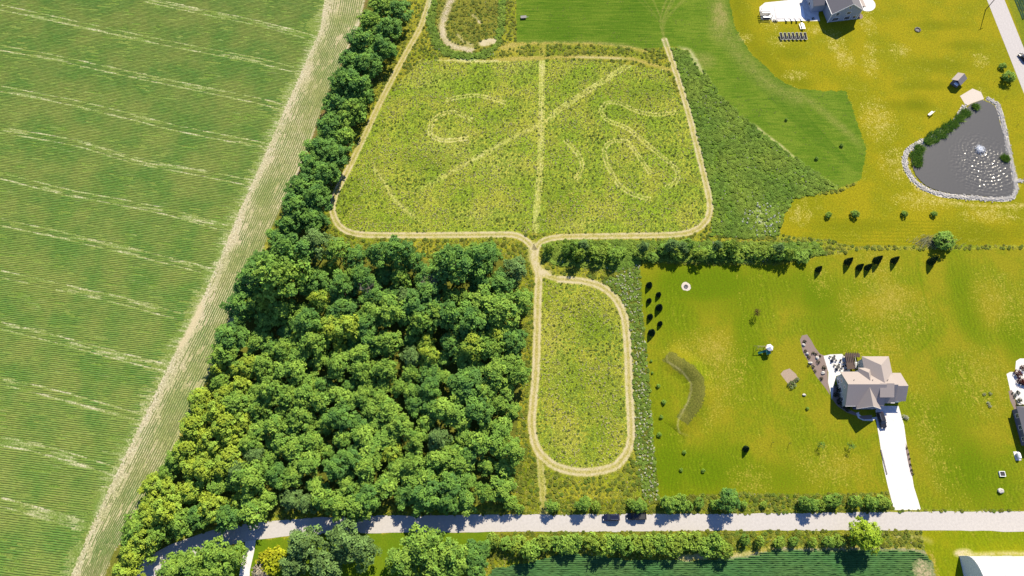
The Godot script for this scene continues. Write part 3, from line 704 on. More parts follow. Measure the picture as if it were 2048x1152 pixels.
	# from here on the map only says where plants may stand: none on roads, drives, paths and water
	for q in [ROAD_N + ROAD_S, SIDE_ROAD, LANE, DRIVE, [Vector2(160.52, -155.35), Vector2(167.46, -159.31), Vector2(172.13, -156.23), Vector2(176.12, -151.44), Vector2(176.1, -144.59), Vector2(175.7, -135.2), Vector2(174.98, -126.07), Vector2(173.77, -116.61), Vector2(170.91, -112.37), Vector2(164.23, -111.41), Vector2(156.6, -111.99), Vector2(146.68, -112.94), Vector2(139.78, -115.45), Vector2(135.67, -120.13), Vector2(134.52, -126.07), Vector2(136.13, -132.13), Vector2(140.68, -135.41), Vector2(146.59, -138.3), Vector2(152.29, -141.64), Vector2(156.73, -145.44)]]:
		region(im, 20, q)
	reg = im.get_data()
	print("land ", Time.get_ticks_msec() - t0)


func reg_at(x: float, z: float) -> int:
	var i := int((x - MAP_X) * MAP_S)
	var j := int((z - MAP_Z) * MAP_S)
	if i < 0 or j < 0 or i >= MAP_W or j >= MAP_H: return 0
	return reg[j * MAP_W + i]


func mask_at(mask: PackedByteArray, x: float, z: float) -> float:
	var i := int((x - MAP_X) * MAP_S)
	var j := int((z - MAP_Z) * MAP_S)
	if i < 0 or j < 0 or i >= MAP_W or j >= MAP_H: return 0.0
	return mask[j * MAP_W + i] / 255.0


# ==================================================================== ground sheets
func setting() -> void:
	var g := begin()
	for q in [[-1500, -1500, 1500, MAP_Z], [-1500, MAP_Z + 220, 1500, 900], [-1500, MAP_Z, MAP_X, MAP_Z + 220], [MAP_X + 409.6, MAP_Z, 1500, MAP_Z + 220]]:
		for p in [[0, 1], [2, 1], [2, 3], [0, 1], [2, 3], [0, 3]]:
			g.set_uv(Vector2(0.5, 0.86))
			g.add_vertex(Vector3(q[p[0]], 0, q[p[1]]))
	for p in [[0, 0], [1, 0], [1, 1], [0, 0], [1, 1], [0, 1]]:
		g.set_uv(Vector2(p[0], p[1]))
		g.add_vertex(Vector3(MAP_X + 409.6 * p[0], 0, MAP_Z + 220.0 * p[1]))
	commit(g, "ground", M.land, self).set_meta("kind", "structure")
	sheet("crop_field", CROP, 0.004, M.land)
	sheet("headland", HEAD, 0.004, M.land)
	sheet("hay_field", HAY, 0.004, M.land)
	sheet("weed_field", WEEDS, 0.004, M.land)
	sheet("lawn_upper", UPPER, 0.004, M.land)
	sheet("lawn_lower", LAWN, 0.004, M.land)
	sheet("bean_field", BEANS, 0.004, M.land)
	sheet("meadow", MEADOW, 0.004, M.land)
	sheet("wood_floor", WOOD, 0.004, M.land)
	sheet("track_loop", ribbon(TRACK_LOOP_W, 1.25, 0.15), 0.008, M.land)
	sheet("track_loop", ribbon(TRACK_LOOP_E, 1.25, 0.15), 0.008, M.land)
	sheet("track_stem", ribbon(TRACK_STEM, 1.4, 0.15), 0.012, M.land)
	sheet("mown_path", ribbon(MID_PATH, 1.3, 0.15), 0.008, M.land)
	var road: Array = resample(ROAD_N, 3.0) + resample(ROAD_S, 3.0)
	for i in road.size(): road[i] += Vector2(rng.randf_range(-0.12, 0.12), rng.randf_range(-0.16, 0.16))
	sheet("gravel_road", road, 0.02, M.gravel)
	sheet("side_road", SIDE_ROAD, 0.02, M.asphalt)
	sheet("farm_lane", LANE, 0.016, M.concrete)
	# berm: a low curved mound of dry grass on the lawn
	var spine := resample([Vector2(47.76, -59.69), Vector2(50.56, -56.17), Vector2(54.63, -53.64), Vector2(56.89, -50.19), Vector2(56.88, -45.56), Vector2(54.17, -41), Vector2(50.83, -37.26), Vector2(48.67, -34.75)], 1.0)
	var st := begin()
	var across := 9
	var grid := []
	for i in spine.size():
		var d: Vector2 = (spine[mini(i + 1, spine.size() - 1)] - spine[maxi(i - 1, 0)]).normalized()
		var n := Vector2(-d.y, d.x)
		var e := sin(PI * clampf((i + 0.001) / (spine.size() - 1), 0.0, 1.0)) ** 0.5
		var row := []
		for k in across:
			var w := (k / (across - 1.0) - 0.5) * 2.0
			var p: Vector2 = spine[i] + n * w * 4.8
			row.append(Vector3(p.x, 0.006 + 1.5 * e * (cos(w * PI) * 0.5 + 0.5) + (0.0 if absf(w) > 0.98 else rng.randf_range(0, 0.06)), p.y))
		grid.append(row)
	for i in spine.size() - 1:
		for k in across - 1:
			for p in [grid[i][k], grid[i][k + 1], grid[i + 1][k + 1], grid[i][k], grid[i + 1][k + 1], grid[i + 1][k]]:
				st.set_smooth_group(0)
				st.set_uv(Vector2((p.x - MAP_X) * MAP_S / MAP_W, (p.z - MAP_Z) * MAP_S / MAP_H))
				st.add_vertex(p)
	commit(st, "berm", M.land, self).set_meta("kind", "structure")


# ==================================================================== trees and shrubs
var proto := {}


func leaf_card(st: SurfaceTool, p: Vector3, n: Vector3, s: float, c: Color, r: RandomNumberGenerator) -> void:
	var u := n.cross(Vector3(r.randf_range(-1, 1), r.randf_range(-1, 1), r.randf_range(-1, 1))).normalized()
	var v := n.cross(u)
	var a := s * r.randf_range(0.75, 1.3)
	var b := s * r.randf_range(0.55, 0.95)
	st.set_color(c)
	quad(st, p - u * a, p + v * b + n * 0.04, p + u * a, p - v * b + n * 0.04)


func foliage(st: SurfaceTool, lobes: Array, clumps_per_m2: float, cards: int, size: float, c1: Color, c2: Color, r: RandomNumberGenerator, spread := 0.34) -> void:
	for li in lobes.size():
		var o: Vector3 = lobes[li][0]
		var s: Vector3 = lobes[li][1]
		var limb_color := c1.lerp(c2, r.randf())      # by chance: every limb's leaves have a hue of their own
		var count := int(clumps_per_m2 * 4.0 * PI * pow((s.x * s.y + s.y * s.z + s.x * s.z) / 3.0, 1.0))
		for q in count:
			var d := Vector3(r.randfn(), r.randfn() + 0.25, r.randfn()).normalized()
			var p := o + d * s * r.randf_range(0.72, 1.12)
			var inside := false
			for lj in lobes.size():
				if lj == li: continue
				var e: Vector3 = (p - lobes[lj][0]) / lobes[lj][1]
				if e.length_squared() < 0.62: inside = true; break
			if inside: continue
			var n := (d / s).normalized()
			var c := limb_color * r.randf_range(0.7, 1.3)
			for w in cards:
				var j := Vector3(r.randf_range(-1, 1), r.randf_range(-0.7, 0.7), r.randf_range(-1, 1)) * spread
				var m := (n * 0.7 + Vector3.UP * 0.85 + Vector3(r.randf_range(-1, 1), r.randf_range(-1, 1), r.randf_range(-1, 1)) * 0.6).normalized()
				leaf_card(st, p + j, m, size, c * r.randf_range(0.86, 1.14), r)


func tree_shape(key: String, called: String, sd: int, radius: float, height: float, lobes_n: int, lobe: float, dens: float, size: float, c1: Color, c2: Color, category := "tree") -> void:
	var r := RandomNumberGenerator.new()
	r.seed = sd
	var t := Node3D.new()
	t.name = called
	t.set_meta("category", category)
	var base := height * 0.34
	var lobes := []
	for i in lobes_n:
		var h := (i + 0.5) / lobes_n
		var a := i * 2.39996 + r.randf_range(-0.4, 0.4)
		var ring := sqrt(maxf(0.0, 1.0 - pow(h * 1.04, 2.2))) * radius * r.randf_range(0.36, 0.95)
		var y := base + (height - base) * (0.12 + 0.72 * h) + r.randf_range(-0.05, 0.05) * height
		var q := lobe * radius * r.randf_range(0.55, 1.25) * (1.0 - 0.25 * h)
		lobes.append([Vector3(cos(a) * ring, y, sin(a) * ring), Vector3(q, q * r.randf_range(0.7, 0.95), q)])
	var tr := begin()
	var lean := Vector3(r.randf_range(-0.3, 0.3), height * 0.55, r.randf_range(-0.3, 0.3))
	var rt := 0.035 * height * 0.6
	tube(tr, Vector3(0, -0.2, 0), Vector3(0, 0.35, 0), rt * 1.5, rt, 7)
	tube(tr, Vector3(0, 0.35, 0), lean, rt, rt * 0.55, 7)
	for i in range(0, lobes_n, maxi(1, lobes_n / 6)):
		tube(tr, Vector3(0, base * 0.8, 0).lerp(lean, r.randf_range(0.1, 0.9)), lobes[i][0], rt * 0.4, rt * 0.12, 5)
	commit(tr, "trunk", M.bark, t)
	var st := begin()
	foliage(st, lobes, dens * 0.27, 11, size, c1, c2, r, 0.46)
	commit(st, "crown", M.leaf, t)
	proto[key] = t


func dead_tree(key: String, sd: int, height: float) -> void:
	var r := RandomNumberGenerator.new()
	r.seed = sd
	var t := Node3D.new()
	t.name = "bare_tree"
	t.set_meta("category", "tree")
	var tr := begin()
	var top := Vector3(0.3, height * 0.6, 0.2)
	tube(tr, Vector3(0, -0.2, 0), top, 0.2, 0.13, 7)
	commit(tr, "trunk", M.dead_wood, t)
	var st := begin()
	for i in 26:
		var a := r.randf() * TAU
		var s := Vector3(0, height * 0.25, 0).lerp(top, r.randf_range(0.3, 1.0))
		var e := s + Vector3(cos(a) * r.randf_range(1.2, 2.6), r.randf_range(1.5, height * 0.42), sin(a) * r.randf_range(1.2, 2.6))
		tube(st, s, e, 0.08, 0.04, 4)
		for q in 12:
			var f := s.lerp(e, r.randf_range(0.35, 1.0))
			var w := f + Vector3(r.randf_range(-0.8, 0.8), r.randf_range(0.1, 1.0), r.randf_range(-0.8, 0.8))
			tube(st, f, w, 0.04, 0.02, 3)
	commit(st, "branches", M.dead_wood, t)
	proto[key] = t


func evergreen(key: String, sd: int, radius: float, height: float, c1: Color, c2: Color) -> void:
	var r := RandomNumberGenerator.new()
	r.seed = sd
	var t := Node3D.new()
	t.name = "evergreen"
	t.set_meta("category", "tree")
	var tr := begin()
	tube(tr, Vector3(0, -0.1, 0), Vector3(0, height * 0.9, 0), 0.09, 0.02, 5)
	commit(tr, "trunk", M.bark, t)
	var st := begin()
	for q in 1500:
		var h := pow(r.randf(), 1.25)
		var rad := radius * pow(1.0 - h, 0.75) * r.randf_range(0.72, 1.05) * (1.0 + 0.08 * sin(h * 40.0))
		if h < 0.08: rad *= 0.8 + h * 2.0
		var a := r.randf() * TAU
		var p := Vector3(cos(a) * rad, 0.12 + h * (height - 0.15), sin(a) * rad)
		var n := Vector3(cos(a), 0.5, sin(a)) + Vector3(r.randf_range(-1, 1), r.randf_range(-1, 1), r.randf_range(-1, 1)) * 0.6
		leaf_card(st, p, n.normalized(), 0.14, c1.lerp(c2, r.randf()) * r.randf_range(0.75, 1.2), r)
	commit(st, "crown", M.leaf, t)
	proto[key] = t


func bush(key: String, called: String, sd: int, radius: float, height: float, c1: Color, c2: Color, size := 0.2, category := "shrub") -> void:
	var r := RandomNumberGenerator.new()
	r.seed = sd
	var t := Node3D.new()
	t.name = called
	t.set_meta("category", category)
	var tr := begin()
	var lobes := []
	for i in 7:
		var a := i * 2.4
		var d := radius * (0.0 if i == 0 else r.randf_range(0.3, 0.62))
		var q := radius * r.randf_range(0.42, 0.6)
		var y := height * r.randf_range(0.38, 0.7)
		lobes.append([Vector3(cos(a) * d, y, sin(a) * d), Vector3(q, minf(q, height * 0.42), q)])
		tube(tr, Vector3(cos(a) * 0.1, -0.05, sin(a) * 0.1), Vector3(cos(a) * d, y, sin(a) * d), 0.05, 0.02, 4)
	commit(tr, "stem", M.bark, t)
	var st := begin()
	foliage(st, lobes, 2.4, 10, size, c1, c2, r, 0.3)
	commit(st, "foliage", M.leaf, t)
	proto[key] = t


func plant(key: String, x: float, z: float, s: float, hs: float, label: String, group := "") -> void:
	copy(proto[key], Vector3(x, 0.0, z), rng.randf() * TAU, Vector3(s, hs, s), String(proto[key].name), label, group)


func trees() -> void:
	var deep := Color(0.080, 0.178, 0.040)
	var mid := Color(0.145, 0.275, 0.044)
	var bright := Color(0.225, 0.350, 0.048)
	var lime := Color(0.290, 0.365, 0.034)
	var grey := Color(0.128, 0.215, 0.058)
	# key, name, seed, radius, height, lobes, lobe size, clumps per m2, card size, colours
	for i in 3:
		tree_shape("deep%d" % i, "broadleaf_tree", 10 + i, 4.6, 12.0, 26, 0.30, 4.6, 0.25, deep, mid)
		tree_shape("mid%d" % i, "broadleaf_tree", 20 + i, 4.2, 11.0, 26, 0.30, 4.6, 0.25, mid * 0.9, bright * 0.95)
		tree_shape("young%d" % i, "young_tree", 30 + i, 2.9, 9.0, 24, 0.29, 6.0, 0.22, mid, bright)
	for i in 2:
		tree_shape("lime%d" % i, "broadleaf_tree", 40 + i, 4.4, 10.5, 26, 0.29, 4.6, 0.25, bright, lime)
		tree_shape("grey%d" % i, "broadleaf_tree", 50 + i, 4.4, 10.5, 26, 0.29, 4.6, 0.23, grey * 0.8, grey * 1.15)
		bush("bush%d" % i, "shrub", 60 + i, 1.9, 2.6, bright, Color(0.19, 0.26, 0.03), 0.19)
		bush("bushd%d" % i, "shrub", 65 + i, 1.9, 2.8, mid * 0.8, bright, 0.19)
	tree_shape("vivid0", "broadleaf_tree", 47, 4.4, 9.5, 26, 0.29, 4.6, 0.25, Color(0.21, 0.32, 0.022), Color(0.28, 0.38, 0.03))
	bush("bushy", "shrub", 70, 1.9, 2.2, Color(0.27, 0.31, 0.014), Color(0.36, 0.36, 0.018), 0.2)
	bush("bushp", "shrub", 71, 1.6, 1.8, Color(0.30, 0.26, 0.18), Color(0.38, 0.34, 0.26), 0.16)
	bush("bushw", "shrub", 72, 1.5, 1.6, Color(0.12, 0.15, 0.05), Color(0.34, 0.36, 0.22), 0.16)
	dead_tree("dead0", 80, 9.0)
	dead_tree("dead1", 81, 8.0)
	evergreen("fir0", 90, 1.05, 3.0, Color(0.012, 0.030, 0.012), Color(0.024, 0.048, 0.018))
	evergreen("fir1", 91, 1.15, 3.4, Color(0.016, 0.036, 0.012), Color(0.03, 0.056, 0.018))
	tree_shape("sapling0", "sapling", 95, 1.2, 3.2, 6, 0.42, 5.0, 0.13, deep, mid)
	tree_shape("sapling1", "sapling", 96, 1.1, 2.8, 5, 0.40, 3.0, 0.12, mid, bright)
	tree_shape("redtree", "sapling", 97, 1.4, 4.0, 7, 0.42, 5.0, 0.13, Color(0.05, 0.018, 0.014), Color(0.07, 0.04, 0.02))
	# --- row between the crop field and the meadow track
	var g1 := "trees in the row between crop field and meadow track"
	for t in [[-47.8, -189.91, 1.15], [-42.52, -188.96, 0.95], [-51.61, -181.45, 1.1], [-45.06, -179.58, 1], [-53.91, -171.39, 1.15], [-47.38, -170.91, 0.95], [-57.36, -163.38, 1.05], [-51.04, -162.01, 1], [-58.33, -154.27, 1.1], [-53.12, -152.48, 1], [-60.8, -146.87, 1], [-54.98, -145.31, 1.1], [-57.74, -141.16, 0.9], [-62.6, -137.88, 0.9], [-64.07, -128.64, 1], [-59.07, -125.88, 0.9], [-66.29, -120.82, 1], [-61.5, -118.12, 0.9], [-69.07, -112.81, 1.05], [-63.8, -109.81, 0.95], [-69.87, -105.37, 1.1], [-64.58, -101.71, 0.85], [-72.15, -100.05, 0.85], [-74.78, -95.02, 0.8]]:
		var k: String = ["deep0", "deep1", "deep2", "mid0"][rng.randi() % 4]
		plant(k, t[0], t[1], t[2] * 1.14, t[2] * rng.randf_range(0.85, 1.1), "dark green broadleaf tree in the row between crop field and meadow track" if k != "mid0" else "mid green broadleaf tree in the row between crop field and meadow track", g1)
	var one: Vector2 = Vector2(-57.08, -133.83)
	plant("young0", one.x, one.y, 1.35, 1.0, "round fresh green tree standing out of the dark row beside the meadow track")
	# --- the wood
	var g2 := "trees of the dense wood"
	var poly := PackedVector2Array(WOOD)
	var spots: Array[Vector3] = []
	var tries := 0
	while tries < 14000 and spots.size() < 282:
		tries += 1
		var p := Vector2(rng.randf_range(-110, 12), rng.randf_range(-108, 2))
		if not Geometry2D.is_point_in_polygon(p, poly): continue
		var north := p.y < -62.0
		var gap := rng.randf_range(4.0, 8.2) if north else rng.randf_range(3.5, 5.1)
		var ok := true
		for s in spots:
			if Vector2(s.x, s.y).distance_to(p) < (gap + s.z) * 0.5: ok = false; break
		if ok: spots.append(Vector3(p.x, p.y, gap))
	var note := FastNoiseLite.new()
	note.seed = 4
	note.frequency = 0.03
	for s in spots:
		var p := Vector2(s.x, s.y)
		# how far from the crop field's edge, going east
		var edge := -66.0 - (p.y + 90.0) * 0.42
		var west := p.x - edge
		var u := rng.randf() + note.get_noise_2d(p.x, p.y) * 0.5
		var k := "mid%d" % (rng.randi() % 3)
		var label := "mid green broadleaf tree inside the dense wood"
		if p.y < -58.0:
			if u < 0.55: k = "deep%d" % (rng.randi() % 3)
			elif u > 0.93: k = "lime%d" % (rng.randi() % 2)
			elif u > 0.82: k = "grey%d" % (rng.randi() % 2)
		elif west < 12.0:
			k = "lime%d" % (rng.randi() % 2) if u > 0.30 else "mid%d" % (rng.randi() % 3)
		else:
			if u < 0.16: k = "deep%d" % (rng.randi() % 3)
			elif u > 0.35 and u < 0.82: k = "young%d" % (rng.randi() % 3)
			elif u > 1.0: k = "lime%d" % (rng.randi() % 2)
			elif u > 0.92: k = "grey%d" % (rng.randi() % 2)
		var tone := "mid green broadleaf tree"
		if k.begins_with("deep"): tone = "dark green broadleaf tree"
		elif k.begins_with("lime"): tone = "yellow green broadleaf tree"
		elif k.begins_with("young"): tone = "slim bright green young tree"
		elif k.begins_with("grey"): tone = "greyish green broadleaf tree"
		var place := "in the middle of the dense wood"
		if p.y > -18.0: place = "of the dense wood along the gravel road"
		elif p.y < -88.0: place = "of the dense wood along the meadow track"
		elif west < 9.0: place = "of the dense wood along the crop field"
		elif p.x > -5.0: place = "of the dense wood facing the narrow track loop"
		elif p.y < -58.0: place = "inside the tall dark end of the dense wood"
		elif west < 24.0: place = "near the wood's crop field edge"
		elif p.x > -22.0: place = "near the wood's edge at the track loop"
		label = tone + " " + place
		var sc := s.z / 5.6 * rng.randf_range(0.75, 1.2) * (1.7 if k.begins_with("young") else 1.13)
		plant(k, p.x, p.y, sc, sc * rng.randf_range(0.72, 1.22) * (0.74 if k.begins_with("young") else 1.0), label, g2)
	for t in [[-25.5, -78.94], [-44.84, -77.77]]:
		copy(proto["dead%d" % (0 if t[0] < -20 else 1)], Vector3(t[0], 0, t[1]), rng.randf() * TAU, Vector3.ONE * 1.2, "bare_tree", "leafless grey tree in a gap of the dense wood", "leafless trees in the wood")
	# --- south of the road
	for t in [[-23.61, -2.74, 1.35], [-16.06, 0.16, 1.2], [-28.55, 1.04, 1.15], [-20.38, 3.28, 1.1]]:
		plant("mid%d" % (rng.randi() % 3), t[0], t[1], t[2], t[2], "big leafy green tree south of the road on the mown yard", "big green trees in the yard south of the road")
	for t in [[-55.94, -2.99, 1.2], [-45.48, -4.52, 1.25], [-49.62, 1.79, 1.15], [-40.9, -1.72, 1.1], [-58.63, 2.05, 0.95]]:
		plant("grey%d" % (rng.randi() % 2), t[0], t[1], t[2], t[2], "pale greyish tree with bare limbs south of the road", "pale greyish trees south of the road")
	for t in [[-79.39, -0.21, 1.1], [-84.99, 1.79, 1.1], [-75.07, -0.21, 0.8], [-90.56, 3.3, 1], [-79.64, 3.28, 1]]:
		plant("mid%d" % (rng.randi() % 3), t[0], t[1], t[2], t[2], "green tree between the shaded road bend and the pale lane", "trees between the road bend and the lane")
	for t in [[-100, -4.78, 0.95], [-102.07, -0.21, 0.95], [-98.86, -9.43, 0.9], [-103.1, 3.92, 0.9]]:
		plant("lime%d" % (rng.randi() % 2), t[0], t[1], t[2], t[2], "yellow green tree at the corner of field and road bend", "yellow green trees at the field corner")
	for t in [[-11.46, -0.21, 0.8], [-8.52, -1.75, 0.6], [-10.02, 3.32, 0.7]]:
		plant("deep%d" % (rng.randi() % 3), t[0], t[1], t[2], t[2] * 0.8, "small dark tree at the corner of the bean field", "small dark trees at the bean field corner")
	one = Vector2(-65.42, 0.56)
	plant("bushy", one.x, one.y, 2.0, 2.0, "bright yellow shrub on the yard beside the pale lane")
	one = Vector2(-68.83, 3.13)
	plant("bushp", one.x, one.y, 1.7, 1.7, "dusty pink shrub beside the yellow shrub near the lane")
	# --- trees that lean over the road
	for t in [[-42.61, -12.57, 1]]:
		plant("mid%d" % (rng.randi() % 3), t[0], t[1], t[2], t[2], "green tree at the wood's edge overhanging the gravel road", "trees overhanging the gravel road")
	# --- hedge between the meadow and the lawn
	var g3 := "shrubs and small trees of the hedge between meadow and lawn"
	for t in [[13.18, -93.21, 0.9], [16.4, -91.78, 1], [19.72, -94.29, 0.9], [21.63, -90.97, 1.2], [25.38, -93.21, 1.1], [28.54, -91.07, 1.1], [31.26, -93.57, 1.1], [33.75, -91.43, 1.1], [36.77, -93.21, 0.8], [42.07, -92.39, 1.2], [44.72, -90.72, 0.9], [48.49, -93.21, 1], [51.1, -92.04, 1.3], [54.24, -90.97, 1.3], [57.6, -93.21, 1.1], [60.41, -91.96, 1.1], [64.12, -92.75, 1.1], [67.17, -91.43, 1.1], [70.62, -93.21, 1.2], [73.33, -91.43, 1.1], [77.41, -92.85, 1.1], [80.47, -91.43, 1.1], [83.91, -92.85, 1.1], [86.53, -90.97, 1.2], [90.28, -91.96, 1.1], [93.72, -91.07, 1], [96.6, -92.85, 0.8]]:
		var k: String = ["bush0", "bush1", "bushd0", "bushd1"][rng.randi() % 4]
		plant(k, t[0] + rng.randf_range(-1, 1), t[1] + rng.randf_range(-1.2, 1.2), t[2] * rng.randf_range(0.75, 1.25), t[2] * rng.randf_range(0.8, 1.9), "green shrub of the hedge between meadow and lawn" if k.begins_with("bush0") or k.begins_with("bush1") else "dark green shrub of the hedge between meadow and lawn", g3)
	for t in [[51.61, -93.59, 0.55], [23.15, -93.59, 0.5], [54.95, -93.24, 0.5], [42.77, -93.59, 0.45], [86.02, -92.53, 0.5], [66.53, -93.71, 0.45]]:
		plant("grey%d" % (rng.randi() % 2), t[0], t[1], t[2], t[2] * 1.15, "grey green tree rising out of the hedge above the lawn", "grey green trees in the hedge")
	one = Vector2(141.08, -95.95)
	plant("bushd0", one.x, one.y, 1.9, 1.6, "round dark shrub at the end of the felled brush above the lawn")
	# --- roadside, north
	var g4 := "roadside shrubs along the north edge of the gravel road"
	for t in [[-0.56, -14.24, 1.1], [2.26, -12.56, 0.7], [12.43, -13.1, 0.6], [20.85, -14.38, 0.9], [23.73, -13.37, 0.7], [36.89, -13.64, 0.8], [33.68, -14.18, 0.6], [43.79, -14.11, 1], [47.33, -14.38, 1.2], [50.01, -13.37, 0.8], [53.23, -14.45, 0.8], [57.39, -13.64, 0.7], [65.9, -13.91, 0.5], [71.56, -13.91, 0.5], [82.81, -14.24, 1], [87.07, -13.64, 0.8], [89.8, -14.72, 0.9], [91.85, -15.19, 1], [97.4, -14.45, 0.9], [101.41, -14.72, 0.8], [104.96, -14.72, 1], [106.69, -14.18, 0.6]]:
		var k: String = ["bush0", "bush1", "bushd0", "bushd1"][rng.randi() % 4]
		plant(k, t[0], t[1], t[2], t[2] * rng.randf_range(1.0, 1.4), "leafy roadside shrub along the north edge of the gravel road", g4)
	one = Vector2(60.47, -14.84)
	plant("deep1", one.x, one.y, 0.72, 0.62, "dark round tree on the lawn edge above the gravel road")
	for t in [[11.13, -13.17, 0.42], [20.06, -13.7, 0.5], [35.65, -13.43, 0.46], [44.03, -13.7, 0.52], [84.15, -13.7, 0.5], [101.48, -13.97, 0.45]]:
		plant("mid%d" % (rng.randi() % 3), t[0], t[1], t[2], t[2], "small tree throwing its shadow across the gravel road", "small trees north of the gravel road")
	# --- roadside, south
	var g5 := "roadside shrubs between the gravel road and the bean field"
	for t in [[-5.42, -4.35, 1], [-1.94, -3.31, 1], [1.52, -3.04, 1.3], [4.95, -1.75, 1.4], [8.41, -3.3, 1.2], [11.94, -4.09, 0.9], [14.6, -2.78, 1.4], [17.39, -3.68, 1.3], [22.23, -4.07, 1.2], [24.95, -3.04, 1.4], [27.73, -3.55, 1.3], [31.13, -2.78, 1.4], [34.21, -3.55, 1.3], [37.35, -3.04, 1.4], [40.56, -3.55, 1.3], [44.22, -2.78, 1.4], [47.09, -4.07, 1.2], [50.8, -3.81, 1.3], [53.83, -2.52, 1.4], [56.34, -4.07, 1.2], [58.29, -1.75, 1.2], [64.74, -4.61, 0.8], [68.84, -4.09, 0.7], [74.35, -3.83, 0.8], [78.55, -4.09, 0.7], [83.37, -3.83, 0.7], [88.22, -3.83, 0.8], [91.09, -4.35, 0.9]]:
		var k: String = ["bush0", "bush1", "bushd0", "bushd1"][rng.randi() % 4]
		plant(k, t[0], t[1], t[2], t[2] * rng.randf_range(0.9, 1.5), "roadside shrub between the gravel road and the bean field", g5)
	one = Vector2(96.98, -5.34)
	plant("vivid0", one.x, one.y, 1.02, 0.9, "vivid yellow green tree overhanging the gravel road beside the bean field")
	# --- lawn evergreens
	for t in [[44.04, -81.17, 1], [46.83, -77.91, 0.85], [43.65, -75.87, 0.8], [46.64, -73.51, 1.1], [43.57, -70.5, 0.9], [46.53, -68.18, 0.8], [43.65, -65.22, 1.1]]:
		plant("fir0", t[0], t[1], t[2], t[2], "dark conical evergreen in the double row along the lawn's weedy edge", "evergreens in a double row at the lawn edge")
	for t in [[99.23, -86.56, 0.9], [109.24, -89.21, 1.1], [112.61, -87.27, 0.95], [115.36, -87.27, 0.95], [118.76, -89.74, 1.15], [124.45, -89.74, 1], [136.39, -89.39, 1.2]]:
		plant("fir1", t[0], t[1], t[2], t[2] * 1.1, "dark evergreen in the line along the lawn's north edge", "evergreens in a line at the north of the lawn")
	one = Vector2(68.61, -29.49)
	plant("fir0", one.x, one.y, 0.95, 0.95, "single dark evergreen alone on the lawn south of the berm")
	for t in [[76.61, -31.23, 0.9], [81.55, -30.94, 0.95]]:
		plant("sapling1", t[0], t[1], t[2], t[2], "thin pale sapling on the lawn north of the roadside shrubs", "thin saplings on the lawn")
	for t in [[90.45, -30.65, 0.9], [99.31, -30.21, 0.95]]:
		plant("sapling0", t[0], t[1], t[2], t[2], "dark young tree on the lawn between house and road", "dark saplings between house and road")
	one = Vector2(76.67, -71.14)
	plant("redtree", one.x, one.y, 0.9, 0.9, "small red leaved tree alone on the lawn above the playset")
	for t in [[42.85, -56.17, 0.22], [42.87, -52.38, 0.2], [44.39, -48.33, 0.32], [45.65, -43.27, 0.36], [44.55, -38.9, 0.3], [43.53, -33.57, 0.36], [50.46, -28.48, 0.3], [49.13, -23.49, 0.28], [55.5, -23.21, 0.3], [88.61, -41.46, 0.25]]:
		plant("bushd1", t[0], t[1], t[2], t[2], "tiny newly planted shrub on the open lawn near the boundary", "newly planted shrubs on the lawn")
	for t in [[105.75, -106.3, 0.6], [114.67, -106.48, 0.75], [131.3, -106.67, 0.6], [141.2, -106.67, 0.55]]:
		plant("bushd0", t[0], t[1], t[2], t[2], "small dark shrub in the row on the dry grass below the pond", "shrubs in a row below the pond")
	for t in [[180.14, -162.16, 1.2], [180.03, -167.45, 0.65]]:
		plant("bushd1", t[0], t[1], t[2], t[2], "dark shrub on the verge between side road and pond", "shrubs on the verge of the side road")
	for t in [[175.68, -160.86, 0.35], [177.89, -154.04, 0.45], [178.55, -148.43, 0.4], [178.79, -142.06, 0.45]]:
		plant("sapling1", t[0], t[1], t[2] * 1.4, t[2] * 1.4, "sapling in the line between pond and side road", "saplings between pond and side road")
	for t in [[67.52, -169.18, 0.3], [115.13, -133.76, 0.35], [105.52, -128.48, 0.35], [97.48, -144.59, 0.3]]:
		plant("bushd0", t[0], t[1], t[2], t[2], "tiny dark bush alone in the green mown field", "tiny bushes in the mown field")
	for k in proto: proto[k].free()
	proto.clear()


